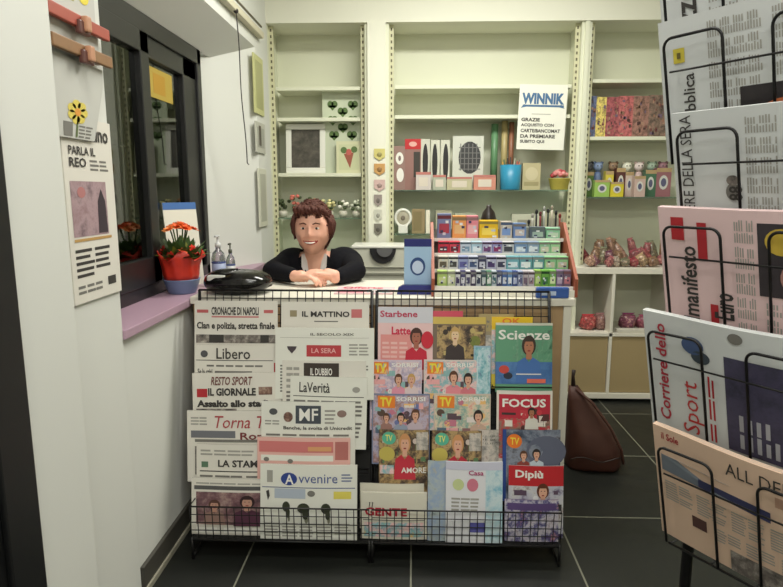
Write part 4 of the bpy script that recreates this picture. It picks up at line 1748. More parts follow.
for k in range(25):
    a = 2 * pi * k / 24
    vs.append((0.022 * cos(a), -0.0042, H_ * 0.5 - 0.003 + 0.026 * sin(a)))
b.add(vs, [(0, k, k + 1) for k in range(1, 25)], C(196, 212, 236))
b.build('emblem', fc)
b = MB()
b.prism([(-W_ / 2 - 0.028, 0.0), (W_ / 2, 0.0), (W_ / 2, 0.036), (-W_ / 2 - 0.004, 0.036), (-W_ / 2 - 0.022, 0.026)], -0.035, -0.004, NAVY)
b.build('tray', t)

# white till machine on a stand behind the counter
MY = 3.46
p0, p1 = at(352, 246, MY), at(428, 246, MY)
zm = at(380, 246, MY).z
t = empty('till_machine', ((p0.x + p1.x) / 2, MY, zm - 0.30))
tag(t, 'white machine with a dark rounded recess behind the counter, right of the person', 'machine')
Wm = p1.x - p0.x
b = MB()
MWH = mat('machine_white', (206, 206, 190), 0.35)
b.rbox((-Wm / 2, 0, 0), (Wm / 2, 0.22, 0.30), MWH, 0.008)
b.build('body', t)
b = MB()
b.rbox((-Wm / 2 - 0.004, -0.006, 0.288), (Wm / 2 + 0.004, 0.226, 0.302), mat('machine_lid', (236, 236, 226), 0.3), 0.004)
b.rbox((-Wm / 2 + 0.01, -0.008, 0.135), (Wm / 2 - 0.03, 0.0, 0.148), mat('machine_grey', (150, 150, 136), 0.4), 0.002)
b.rbox((-Wm / 2 + 0.01, -0.008, 0.175), (Wm / 2 - 0.03, 0.0, 0.182), mat('machine_grey', (150, 150, 136), 0.4), 0.002)
b.build('lid', t)
b = MB()
pts = [(-0.075, 0.286)] + [(-0.0 + 0.075 * cos(a), 0.286 - 0.085 * sin(a)) for a in [pi - pi * k / 16 for k in range(1, 16)]] + [(0.075, 0.286)]
b.prism([(x - 0.04, z) for x, z in pts], -0.012, 0.002, mat('dark_recess', (44, 44, 46), 0.25))
pts2 = [(x * 0.6 - 0.03, 0.286 - (0.286 - z) * 0.55) for x, z in pts]
b.prism(pts2, -0.020, -0.012, mat('recess_grey', (104, 104, 104), 0.3))
b.build('recess', t)
b = MB()
b.ell((Wm / 2 - 0.10, -0.008, 0.225), (0.022, 0.006, 0.045), BLACKP)
b.build('knob', t)
t2 = empty('low_cabinet', ((p0.x + p1.x) / 2, MY, 0))
tag(t2, 'plain cream low cabinet under the white machine', 'cabinet')
zc_ = zm - 0.302
b = MB()
b.rbox((-0.32, 0.0, 0.0), (0.32, 0.30, zc_), CREAM, 0.004)
b.build('body', t2)
b = MB()
b.rbox((-0.315, -0.016, 0.03), (-0.003, -0.001, zc_ - 0.02), WHITEL, 0.003)
b.build('door', t2)
b = MB()
b.rbox((0.003, -0.016, 0.03), (0.315, -0.001, zc_ - 0.02), WHITEL, 0.003)
b.build('door', t2)

# ---- sweets display on the counter
DYF, DYB = 2.32, 2.60
x0, x1 = at(433, 296, DYF).x, at(576, 296, DYF).x
RB = mat('red_brown_side', (156, 84, 60), 0.5)
dis = empty('sweets_display', ((x0 + x1) / 2, DYF, CZ))
tag(dis, 'stepped sweets display with red brown sides on the right end of the counter', 'display stand')
W_ = x1 - x0
zt_ = at(500, 222, DYB).z - CZ
for sx, nm in ((-1, 'side_panel'), (1, 'side_panel')):
    b = MB()
    xx = sx * W_ / 2
    b.prism([(0, 0), (DYB - DYF, 0), (DYB - DYF, zt_), (DYB - DYF - 0.05, zt_), (0, 0.07)], xx - 0.006, xx + 0.006, RB, axis='x')
    b.build(nm, dis)
NT = 4
TY = [0.03 + 0.062 * i for i in range(NT)]
TZ = [(at(500, py, DYF + TY[i]).z - CZ) for i, py in enumerate((288, 271, 255, 240))]
for i in range(NT):
    b = MB()
    b.box((-W_ / 2 + 0.006, TY[i] - 0.004, TZ[i] - 0.006), (W_ / 2 - 0.006, TY[i] + 0.058, TZ[i]), mat('clear_step', (206, 210, 204), 0.3))
    b.box((-W_ / 2 + 0.006, TY[i] - 0.007, TZ[i] - 0.006), (W_ / 2 - 0.006, TY[i] - 0.004, TZ[i] + 0.008), WHITE)
    b.build('step', dis)
b = MB()
b.box((-W_ / 2 + 0.006, 0, 0.0), (W_ / 2 - 0.006, 0.006, TZ[0] - 0.004), WHITEL)
b.box((-W_ / 2 + 0.006, 0.006, 0.0), (W_ / 2 - 0.006, DYB - DYF, 0.004), WHITEL)
b.box((-W_ / 2 + 0.006, DYB - DYF - 0.005, 0.0), (W_ / 2 - 0.006, DYB - DYF, zt_ - 0.03), mat('grey_back', (150, 150, 140), 0.5))
b.build('body', dis)

ORD = ['first', 'second', 'third', 'fourth', 'fifth', 'sixth', 'seventh', 'eighth', 'ninth', 'tenth', 'eleventh', 'twelfth', 'thirteenth', 'fourteenth', 'fifteenth', 'sixteenth', 'seventeenth', 'eighteenth', 'nineteenth', 'twentieth', 'twenty-first', 'twenty-second', 'twenty-third', 'twenty-fourth']


def pack(row, idx, pxa, pxb, hpx, col, col2, cname, rowname, kind):
    Y = DYF + TY[row] + 0.006
    zb = CZ + TZ[row]
    pb = at(pxa, 288 - 16 * row, Y)
    pe = at(pxb, 288 - 16 * row, Y)
    h = hpx * 0.00385
    w_ = pe.x - pb.x - 0.0015
    t = empty('sweet_pack', ((pb.x + pe.x) / 2, Y, zb))
    tag(t, '%s %s, %s from left in %s row of sweets display' % (cname, kind, ORD[idx], rowname), 'sweet pack', 'packs in the sweets display')
    b = MB()
    b.rbox((-w_ / 2, 0, 0), (w_ / 2, 0.040, h), C(*col), 0.002)
    b.build('box', t)
    b = MB()
    b.box((-w_ * 0.36, -0.0008, h * 0.25), (w_ * 0.36, 0, h * 0.62), C(*col2))
    b.box((-w_ * 0.5, -0.0006, h * 0.80), (w_ * 0.5, 0, h * 0.93), C(*[int(q * 0.6) for q in col2]))
    rk = random.Random(row * 50 + idx)
    for q in range(3):
        u_, v_ = rk.uniform(-0.4, 0.2) * w_, rk.uniform(0.08, 0.7) * h
        b.box((u_, -0.0016, v_), (u_ + w_ * 0.22, -0.0008, v_ + h * 0.1), C(*[(236, 236, 236), (50, 54, 90), (200, 206, 216)][q]))
    b.build('label', t)


# bottom row: narrow sticks
xs = 437.0
rowA = []
pal = [((170, 196, 110), (200, 210, 150), 'green'), ((190, 200, 160), (220, 220, 200), 'pale green'), ((206, 206, 210), (60, 50, 90), 'white and dark'), ((70, 66, 110), (210, 210, 220), 'navy'), ((200, 200, 206), (70, 66, 100), 'white and violet'), ((60, 50, 80), (200, 200, 206), 'dark violet'),
       ((190, 196, 200), (50, 60, 80), 'white and dark'), ((56, 80, 90), (190, 200, 200), 'dark teal'), ((90, 140, 110), (220, 226, 220), 'sea green'), ((180, 190, 200), (60, 100, 110), 'white and teal'), ((64, 72, 110), (190, 196, 210), 'navy'), ((70, 100, 160), (210, 216, 230), 'blue'),
       ((100, 140, 190), (226, 230, 236), 'light blue'), ((60, 80, 140), (180, 190, 220), 'dark blue'), ((160, 170, 200), (90, 90, 130), 'lilac'), ((190, 180, 186), (120, 100, 120), 'grey pink'), ((196, 190, 196), (150, 120, 130), 'pale mauve'), ((140, 180, 80), (200, 220, 150), 'lime'), ((110, 170, 70), (60, 120, 60), 'bright green'),
       ((120, 180, 90), (220, 230, 180), 'green'), ((130, 110, 140), (190, 170, 190), 'violet'), ((120, 100, 120), (206, 130, 140), 'mauve')]
wid = [10, 8] + [5.2] * 14 + [6.5, 6.5, 8, 7, 7, 8]
for i, ((c1, c2, nm), w_) in enumerate(zip(pal, wid)):
    pack(0, i, xs, xs + w_, 17 if i < 17 else 18, c1, c2, nm, 'bottom', 'stick pack')
    xs += w_
xs = 438
pal = [((206, 200, 190), (90, 80, 70), 'cream and dark'), ((206, 206, 206), (60, 60, 60), 'white and black'), ((150, 160, 200), (90, 90, 150), 'periwinkle'), ((190, 196, 214), (60, 80, 120), 'pale blue'), ((56, 56, 90), (200, 200, 214), 'navy'), ((180, 180, 206), (70, 50, 100), 'lilac'), ((200, 200, 210), (60, 60, 80), 'silver'),
       ((110, 170, 180), (220, 236, 236), 'turquoise'), ((100, 160, 170), (226, 236, 236), 'teal'), ((96, 150, 160), (226, 236, 236), 'deep teal'), ((140, 196, 150), (206, 200, 180), 'mint green'), ((150, 206, 150), (210, 200, 180), 'light green')]
wid = [10, 10, 10, 10, 8, 10, 10, 13, 13, 12, 12, 12]
for i, ((c1, c2, nm), w_) in enumerate(zip(pal, wid)):
    pack(1, i, xs, xs + w_, 15, c1, c2, nm, 'second', 'small box')
    xs += w_
xs = 438
pal = [((196, 40, 66), (80, 20, 40), 'crimson'), ((206, 60, 80), (90, 20, 40), 'cherry red'), ((196, 206, 216), (120, 150, 170), 'ice blue'), ((170, 200, 216), (220, 230, 236), 'sky blue'), ((180, 180, 206), (110, 60, 110), 'lilac'), ((150, 150, 196), (130, 40, 90), 'violet'), ((196, 196, 200), (60, 60, 70), 'silver'),
       ((120, 150, 190), (220, 226, 236), 'steel blue'), ((140, 160, 186), (226, 230, 236), 'grey blue'), ((150, 196, 160), (216, 206, 190), 'mint green'), ((160, 206, 160), (216, 206, 190), 'light green')]
wid = [11, 11, 11, 11, 10, 10, 12, 13, 12, 11, 10]
for i, ((c1, c2, nm), w_) in enumerate(zip(pal, wid)):
    pack(2, i, xs, xs + w_, 14, c1, c2, nm, 'third', 'small box')
    xs += w_
for i, (xa, xb, hp, c1, c2, nm) in enumerate(((437, 451, 28, (120, 130, 170), (170, 60, 80), 'grey blue'), (452, 466, 26, (236, 160, 90), (232, 190, 130), 'orange'), (466, 478, 26, (232, 140, 150), (240, 180, 180), 'pink'), (479, 498, 21, (236, 190, 30), (246, 216, 90), 'bright yellow'),
                                              (500, 512, 20, (200, 190, 176), (120, 150, 200), 'cream and blue'), (513, 526, 18, (110, 140, 190), (206, 190, 180), 'blue'), (530, 545, 14, (90, 100, 110), (160, 180, 170), 'dark grey'), (546, 560, 13, (150, 206, 170), (200, 220, 200), 'mint'))):
    pack(3, i, xa, xb, hp, c1, c2, nm, 'top', 'bag')
# black-topped bottle behind the yellow bag
p0 = at(489, 222, 2.66)
t = empty('squat_bottle', (p0.x, 2.68, CZ))
tag(t, 'black triangular-topped bottle behind the bright yellow bag', 'bottle')
b = MB()
hb = at(489, 205, 2.68).z - CZ
b.lathe([(0.032, 0), (0.034, 0.01), (0.034, hb - 0.06), (0.026, hb - 0.03), (0.011, hb - 0.012), (0.010, hb)], mat('bottle_black', (40, 32, 28), 0.3), n=20)
b.build('body', t)
b = MB()
b.lathe([(0.0345, hb * 0.35), (0.0345, hb * 0.6)], C(120, 90, 50), n=20)
b.build('label', t)
# tall lollipops / pens behind the display at right
rl = random.Random(9)
hold = empty('stick_holder', (0, 0, 0))
p0, p1 = at(524, 240, 2.65), at(561, 240, 2.65)
hold.location = ((p0.x + p1.x) / 2, 2.65, CZ)
tag(hold, 'clear box of upright sticks behind the right end of the sweets display', 'holder')
hw = (p1.x - p0.x) / 2
b = MB()
b.box((-hw, -0.02, 0), (hw, 0.03, 0.25), mat('frosted_box', (150, 156, 150), 0.4))
b.build('box', hold)
for i in range(9):
    px = 529 + i * 3.9
    top = at(px, (222, 216, 212, 214, 209, 211, 208, 213, 216)[i], 2.65)
    b = MB()
    cst = [(60, 60, 66), (214, 210, 200), (40, 40, 46), (150, 60, 66), (206, 206, 200), (60, 70, 60), (206, 196, 180), (50, 50, 50), (176, 90, 80)][i]
    b.tube([(top.x, 2.655, CZ + 0.252), (top.x, 2.655, top.z)], 0.0042, C(*cst), 8)
    b.ell((top.x, 2.655, top.z), (0.0065, 0.0065, 0.011), C(*[max(20, q - 60) for q in cst]))
    tag(b.build('stick'), '%s upright stick in the clear box, %s from the left' % ({0: 'charcoal', 1: 'white', 2: 'black', 3: 'dark red', 4: 'white', 5: 'dark green', 6: 'beige', 7: 'black', 8: 'brick red'}[i], ORD[i]), 'stick', 'sticks behind the sweets display')
# blue packet lying at the right front of the display tray
p0, p1 = at(536, 292, 2.30), at(569, 292, 2.30)
b = MB()
b.rbox((p0.x, 2.293, CZ + 0.001), (p1.x, 2.317, CZ + 0.042), mat('blue_packet', (60, 96, 170), 0.25), 0.006)
b.box((p0.x + 0.02, 2.2925, CZ + 0.012), (p1.x - 0.05, 2.2935, CZ + 0.028), C(190, 206, 230))
tag(b.build('blue_packet'), 'shiny blue packet in front of the sweets display at its right corner', 'packet')

# ================================================================ BACK SHELF GOODS


def shelf_z(py, glass=False):
    return zat(py, YS + (0.02 if glass else 0.06))


def sbox(name, pxa, pxb, pya, zb, Y, dep, col, label, cat, draw=None, group=None, rough=0.5):
    """upright printed box / card standing at zb on a shelf"""
    a, b_ = at(pxa, pya, Y), at(pxb, pya, Y)
    s = Sheet(b_.x - a.x, max(0.02, a.z - zb), dep, C(*col) if isinstance(col, tuple) else col)
    if draw:
        draw(s)
    o = s.build(name, None, ((a.x + b_.x) / 2, Y, zb))
    tag(o, label, cat, group)
    return o


YG = YS + 0.09
# bay one
z1 = shelf_z(173)
t = empty('picture_frame', (0, 0, 0))
a, c_ = at(284, 123, YG), at(324, 123, YG)
t.location = ((a.x + c_.x) / 2, YG + 0.02, z1 + 0.001)
t.rotation_euler = (R(-5), 0, 0)
tag(t, 'white framed dark picture on the shelf left of the green board', 'picture frame')
W_, H_ = c_.x - a.x, a.z - z1
b = MB()
fw = 0.035
for q in (((-W_ / 2, 0, 0), (W_ / 2, 0.02, fw)), ((-W_ / 2, 0, H_ - fw), (W_ / 2, 0.02, H_)), ((-W_ / 2, 0, fw), (-W_ / 2 + fw, 0.02, H_ - fw)), ((W_ / 2 - fw, 0, fw), (W_ / 2, 0.02, H_ - fw))):
    b.rbox(q[0], q[1], mat('frame_white', (226, 226, 216), 0.4), 0.004)
b.build('frame', t)
b = MB()
b.box((-W_ / 2 + fw, 0.008, fw), (W_ / 2 - fw, 0.014, H_ - fw), photo('charcoal_picture', [(52, 50, 44), (78, 74, 66), (100, 94, 84)], 20))
b.build('picture', t)

a, c_ = at(322, 90, YG + 0.05), at(363, 90, YG + 0.05)
s = Sheet(c_.x - a.x, a.z - z1 - 0.001, 0.012, mat('greenish_board', (196, 204, 180), 0.6))
LG = mat('heart_green', (86, 112, 60), 0.6)
for (u, v) in ((0.25, 0.82), (0.75, 0.82), (0.5, 0.74), (0.25, 0.64), (0.75, 0.64), (0.5, 0.55), (0.28, 0.46), (0.72, 0.46)):
    s.oval(u - 0.05, v + 0.01, 0.075, 0.042, LG, 2)
    s.oval(u + 0.05, v + 0.01, 0.075, 0.042, LG, 2)
    s.poly([(u - 0.11, v - 0.003), (u, v - 0.065), (u + 0.11, v - 0.003)], LG, 2)
o = s.build('board', None, ((a.x + c_.x) / 2, YG + 0.05, z1 + 0.001))
tag(o, 'pale green board with eight green hearts leaning in the left bay', 'board')
a, c_ = at(336, 141, YG), at(361, 141, YG)
s = Sheet(c_.x - a.x, a.z - z1 - 0.001, 0.010, mat('cream_card', (206, 206, 170), 0.6))
s.rect(0.1, 0.1, 0.9, 0.9, C(196, 200, 160))
s.poly([(0.3, 0.6), (0.55, 0.15), (0.7, 0.65)], C(150, 80, 60), 2)
s.oval(0.3, 0.72, 0.13, 0.10, LG, 3)
s.oval(0.72, 0.74, 0.13, 0.10, LG, 3)
s.oval(0.5, 0.66, 0.12, 0.10, C(186, 90, 80), 3)
o = s.build('greeting_card', None, ((a.x + c_.x) / 2, YG, z1 + 0.001), (R(-4), 0, 0))
tag(o, 'small cream card with a red and green bouquet in front of the hearts board', 'card')

# flower arrangement row on the glass shelf behind the person
zg = shelf_z(218, True)
FLC = [((196, 110, 90), 'coral'), ((60, 70, 44), 'dark green'), ((214, 206, 150), 'cream'), ((222, 220, 206), 'white'), ((206, 206, 190), 'off white'), ((226, 222, 210), 'white')]
rl = random.Random(11)
for i, (px, ph, c1, nm) in enumerate(((283, 16, (58, 70, 40), 'dark green leafy'), (297, 20, (196, 110, 96), 'coral red'), (313, 18, (206, 150, 110), 'peach'), (329, 16, (214, 206, 150), 'cream'), (343, 15, (220, 218, 204), 'white'), (356, 15, (196, 200, 180), 'grey white'))):
    p0 = at(px, 210, YG + 0.04)
    t = empty('flower_ornament', (p0.x, YG + 0.04, zg + 0.001))
    tag(t, '%s flower ornament behind the person, %s from the left' % (nm, ORD[i]), 'ornament', 'flower ornaments in the left bay')
    b = MB()
    b.lathe([(0.022, 0), (0.030, 0.02), (0.026, 0.04)], C(200, 196, 180), n=14)
    b.build('cup', t)
    b = MB()
    for k in range(16):
        v = Vector((rl.uniform(-0.035, 0.035), rl.uniform(-0.03, 0.03), 0.05 + rl.random() * (ph * 0.0062 - 0.04)))
        cc_ = [C(*c1), C(*[min(255, int(q * 1.12)) for q in c1]), C(70, 84, 50)][k % 3]
        b.ell(v, (0.013, 0.013, 0.011), cc_, 8, 6)
    b.build('blossoms', t)

# hanging strip of little cards on the wide pillar
for i, (py, c1, nm) in enumerate(((148, (206, 196, 120), 'yellow'), (163, (196, 150, 90), 'ochre'), (179, (206, 176, 170), 'pale pink'), (194, (150, 140, 134), 'grey heart'), (209, (200, 200, 186), 'white'), (223, (120, 116, 106), 'dark heart'))):
    a, c_ = at(374, py, YS - 0.012), at(385 if i < 3 else 382, py + 13, YS - 0.012)
    b = MB()
    cx, cz = (a.x + c_.x) / 2, (a.z + c_.z) / 2
    w2, h2 = (c_.x - a.x) / 2, (a.z - c_.z) / 2 * 0.9
    b.prism([(cx - w2, cz + h2), (cx - w2, cz - h2 * 0.4), (cx, cz - h2), (cx + w2, cz - h2 * 0.4), (cx + w2, cz + h2)], YS - 0.012, YS - 0.007, C(*c1))
    b.ell((cx, YS - 0.013, cz), (w2 * 0.45, 0.003, h2 * 0.4), C(*[int(q * 0.75) for q in c1]), 10, 6)
    tag(b.build('pendant'), '%s pendant hung on the wide pillar, %s from the top' % (nm, ORD[i]), 'pendant', 'pendants hung on the pillar')

# bay two, glass shelf (row 190)
z2 = shelf_z(190, True) + 0.001


def blister(s):
    s.rect(0.1, 0.1, 0.9, 0.5, C(206, 206, 200), 2)
    s.oval(0.5, 0.32, 0.22, 0.18, C(110, 90, 90), 3)


sbox('toy_pack', 391, 405, 146, z2, YG, 0.03, (150, 120, 112), 'brownish toy pack with two white rounds at the left end of the glass shelf', 'toy pack',
     lambda s: (s.oval(0.62, 0.72, 0.28, 0.14, WHITE, 2), s.oval(0.66, 0.34, 0.26, 0.16, WHITE, 2), s.oval(0.62, 0.72, 0.10, 0.06, C(120, 100, 100), 3), s.rect(0.0, 0.0, 0.15, 1, C(120, 90, 84), 1)))
sbox('toy_pack', 405, 421, 139, z2, YG + 0.02, 0.025, (150, 112, 104), 'toy pack with a bright red top on the glass shelf', 'toy pack',
     lambda s: (s.rect(0, 0.80, 1, 1, C(190, 40, 44), 2), s.oval(0.5, 0.90, 0.25, 0.05, C(226, 170, 160), 3), s.rect(0.55, 0.25, 0.95, 0.75, C(60, 56, 50), 2)))
sbox('comb_card', 421, 430, 139, z2, YG + 0.03, 0.02, (206, 206, 190), 'pale card with one black comb, nearest the red-topped pack', 'card', lambda s: s.oval(0.5, 0.55, 0.3, 0.36, C(36, 34, 34), 2), 'cards with black combs')
sbox('comb_card', 431, 440, 140, z2, YG + 0.03, 0.02, (206, 206, 190), 'pale card with one black comb, middle one of the three', 'card', lambda s: s.oval(0.45, 0.55, 0.3, 0.38, C(36, 34, 34), 2), 'cards with black combs')
sbox('comb_card', 441, 450, 140, z2, YG + 0.03, 0.02, (206, 206, 190), 'pale card with one black comb, nearest the black grid pack', 'card', lambda s: s.oval(0.55, 0.55, 0.3, 0.38, C(36, 34, 34), 2), 'cards with black combs')


def d(s):
    s.oval(0.55, 0.60, 0.36, 0.30, C(56, 56, 58), 2)
    for k in range(5):
        s.rect(0.24 + 0.13 * k, 0.36, 0.27 + 0.13 * k, 0.86, C(120, 120, 118), 3)
        s.rect(0.2, 0.38 + 0.10 * k, 0.90, 0.395 + 0.10 * k, C(120, 120, 118), 3)


sbox('hair_clip_card', 453, 484, 136, z2, YG + 0.03, 0.02, (206, 208, 196), 'pale card carrying a dark grid of hair clips', 'card', d)
zz_ = at(430, 182, YG - 0.03).z
for i, (xa, xb, ya, c1, nm) in enumerate(((416, 431, 172, (206, 196, 190), 'pinkish white'), (433, 446, 175, (176, 180, 160), 'grey green'), (447, 472, 177, (190, 184, 150), 'patterned beige'), (474, 496, 175, (206, 140, 120), 'coral topped'))):
    sbox('small_box', xa, xb, ya, z2, YG - 0.035, 0.04, c1, '%s small box in front on the glass shelf' % nm, 'box',
         lambda s: (s.rect(0, 0.85, 1, 1, C(190, 120, 110), 2), s.rect(0.2, 0.2, 0.8, 0.7, C(216, 206, 190), 2)), 'small boxes on the glass shelf')
# tall rolls
for i, (px, r_, c1, nm, yt) in enumerate(((495, 0.022, (96, 140, 100), 'green', 124), (505, 0.020, (176, 160, 110), 'khaki', 121), (512, 0.016, (150, 100, 74), 'brown', 122))):
    p0 = at(px, yt, YG + 0.09)
    b = MB()
    b.lathe([(r_, 0), (r_, p0.z - z2), (r_ * 0.7, p0.z - z2), (r_ * 0.7, p0.z - z2 - 0.03)], mat('roll_' + nm, c1, 0.4), n=18)
    tag(b.build('paper_roll', None, (p0.x, YG + 0.09, z2)), '%s roll standing upright behind the blue pen pot' % nm, 'paper roll', 'upright paper rolls')
# blue pen pot with pens
p0 = at(510, 190, YG - 0.01)
t = empty('pen_pot', (p0.x, YG - 0.01, z2))
tag(t, 'bright blue pot full of pens on the glass shelf', 'pen pot')
hz = at(510, 165, YG - 0.01).z - z2
b = MB()
b.lathe([(0.058, 0), (0.060, 0.004), (0.066, hz), (0.060, hz), (0.055, 0.01)], mat('pot_blue', (50, 140, 176), 0.35), n=28)
b.build('pot', t)
for k in range(9):
    a = k * 0.9
    bx_ = Vector((0.03 * cos(a), 0.03 * sin(a), 0.015))
    tp = Vector((0.052 * cos(a), 0.052 * sin(a), hz + 0.02 + 0.012 * (k % 3)))
    b = MB()
    b.tube([bx_, tp], 0.004, C(*[(200, 100, 60), (50, 60, 50), (60, 60, 60), (206, 160, 80), (60, 90, 60), (40, 40, 44), (176, 70, 60), (90, 90, 90), (206, 206, 190)][k]), 6)
    o = b.build('pen', None, t.location)
    tag(o, 'pen standing in the bright blue pot on the glass shelf', 'pen', 'pens in the blue pot')
sbox('small_box', 523, 541, 163, z2, YG, 0.05, (190, 180, 140), 'khaki beige box right of the blue pen pot', 'box', lambda s: (s.oval(0.5, 0.6, 0.35, 0.25, C(206, 196, 160), 2), s.rect(0.1, 0.15, 0.9, 0.3, C(160, 150, 110), 2)), 'small boxes on the glass shelf')
# basket with pink and yellow sweets
p0 = at(559, 190, YG)
t = empty('basket', (p0.x, YG, z2))
tag(t, 'small yellow and pink basket at the right end of the glass shelf', 'basket')
b = MB()
b.lathe([(0.050, 0), (0.052, 0.004), (0.066, 0.065), (0.070, 0.07), (0.062, 0.07), (0.048, 0.01)], mat('basket_yellow', (190, 176, 80), 0.6, noise=0.2, scale=60), n=24)
b.build('bowl', t)
b = MB()
for k in range(18):
    a = k * 2.4
    r_ = 0.045 * sqrt(k / 18)
    b.ell((r_ * cos(a), r_ * sin(a), 0.085 + 0.03 * (1 - k / 18)), (0.016, 0.016, 0.014), [C(206, 120, 120), C(220, 150, 146), C(176, 60, 70)][k % 3], 8, 6)
b.build('filling', t)

# shelf row 234: framed round and brown frame, items partly behind the display
z3 = shelf_z(234, True) + 0.001
p0 = at(403, 218, YG)
t = empty('round_frame', (p0.x, YG, z3))
tag(t, 'small round white ornament frame on the lower glass shelf', 'frame')
b = MB()
rr = (p0.z - z3)
pts = [(0.048 * cos(a), 0, rr + 0.052 * sin(a)) for a in [2 * pi * k / 28 for k in range(28)]]
b.tube(pts, 0.010, mat('frame_white', (226, 226, 216), 0.4), 8, closed=True)
b.rbox((-0.03, -0.01, 0), (0.03, 0.03, rr - 0.045), mat('frame_white', (226, 226, 216), 0.4), 0.003)
b.build('ring', t)
b = MB()
b.ell((0, 0, rr), (0.040, 0.006, 0.044), C(176, 170, 150), 16, 8)
b.ell((0, -0.006, rr), (0.014, 0.003, 0.016), C(120, 110, 96), 12, 8)
b.build('picture', t)
sbox('picture_frame', 412, 425, 209, z3, YG, 0.02, (150, 132, 96), 'brown standing frame right of the round white one', 'frame', lambda s: (s.rect(0.1, 0.1, 0.75, 0.9, C(130, 116, 80), 2),))
sbox('small_box', 426, 430, 210, z3, YG, 0.02, (232, 226, 206), 'slim white box beside the brown standing frame', 'box')
for i, (xa, xb, ya, c1, nm) in enumerate(((436, 452, 210, (190, 186, 160), 'beige'), (455, 476, 213, (176, 180, 160), 'grey green'), (512, 540, 214, (196, 196, 176), 'pale'), (545, 568, 212, (180, 176, 150), 'khaki'))):
    sbox('small_box', xa, xb, ya, z3, YG + 0.04, 0.05, c1, '%s box on the lower glass shelf behind the sweets display' % nm, 'box', lambda s: s.rect(0.2, 0.3, 0.8, 0.7, C(150, 146, 130), 2), 'boxes behind the sweets display')

# poster with blue logotype
a, c_ = at(520, 83, YS - 0.006), at(569, 83, YS - 0.006)
zb = at(545, 149, YS - 0.006).z
s = Sheet(c_.x - a.x, a.z - zb, 0.0015, mat('poster_white', (234, 234, 222), 0.6), curl=0.004)
LB = C(70, 110, 150)
s.text('WINNIK', 0.06, 0.70, 0.94, 0.87, LB, bold=0.05)
s.rect(0.08, 0.66, 0.94, 0.69, LB, 2)
s.poly([(0.04, 0.64), (0.12, 0.70), (0.16, 0.66)], LB, 2)
s.poly([(0.96, 0.64), (0.84, 0.66), (0.88, 0.70)], LB, 2)
s.rect(0.28, 0.545, 0.68, 0.555, INKL)
for i, (tx, u1) in enumerate((('GRAZIE', 0.46), ('ACQUISTO CON', 0.76), ('CARTE/BANCOMAT', 0.90), ('DA PREMIARE', 0.80), ('SUBITO QUI', 0.58))):
    s.text(tx, 0.07, 0.435 - 0.085 * i, u1, 0.49 - 0.085 * i, INK, bold=0.03)
o = s.build('poster', None, ((a.x + c_.x) / 2, YS + 0.055, zb), (0, R(1.5), 0))
tag(o, 'white poster with a blue logotype and black lines in the middle bay', 'poster')

# bay three: long box collage, row of toys, heap
z4 = shelf_z(137) + 0.001
a = at(585, 96, YG)
nbox = [(585, 597, 96, (80, 88, 116), 'blue grey'), (597, 607, 97, (176, 160, 90), 'ochre'), (607, 620, 97, (130, 70, 74), 'dark red'), (620, 634, 96, (150, 84, 84), 'rose brown'), (634, 650, 96, (120, 90, 80), 'brown'), (650, 668, 95, (100, 84, 74), 'dark brown')]
for i, (xa, xb, ya, c1, nm) in enumerate(nbox):
    m_ = photo('toybox_' + nm.replace(' ', '_'), [tuple(int(q * 0.6) for q in c1), c1, tuple(min(255, int(q * 1.35)) for q in c1), (170, 120, 110)], 30)
    sbox('toy_box', xa, xb, ya, z4, YG, 0.08, m_, '%s printed toy box on the upper shelf of the right bay' % nm, 'toy box',
         lambda s: clutter(s, int(s.W * 1e5), [(120, 70, 66), (150, 110, 90), (80, 56, 54), (166, 130, 110), (110, 90, 110)], 22, layer=2), 'toy boxes in the right bay')
z5 = shelf_z(197, True) + 0.001
rl = random.Random(4)
for i, (xa, xb, ya, c1, nm) in enumerate(((585, 594, 172, (80, 110, 50), 'dark green'), (595, 610, 180, (150, 186, 90), 'lime'), (606, 614, 171, (206, 190, 70), 'yellow'), (611, 624, 182, (206, 190, 50), 'bright yellow'), (617, 626, 168, (90, 50, 46), 'maroon'), (626, 634, 172, (206, 186, 176), 'pale pink'), (635, 646, 176, (196, 170, 160), 'beige pink'), (646, 657, 170, (70, 110, 84), 'green and white'), (657, 672, 168, (150, 100, 106), 'mauve'))):
    Yq = YG - 0.03 if ya >= 176 else YG + 0.04
    sbox('toy_tub', xa, xb, ya, z5, Yq, 0.05, c1, '%s toy tub in the row on the right bay glass shelf' % nm, 'toy tub',
         lambda s: (s.oval(0.5, 0.5, 0.3, 0.25, C(206, 206, 200), 2), s.oval(0.5, 0.5, 0.18, 0.15, C(90, 90, 120), 3), s.rect(0, 0.86, 1, 1, C(176, 150, 110), 2)), 'toy tubs in the right bay')
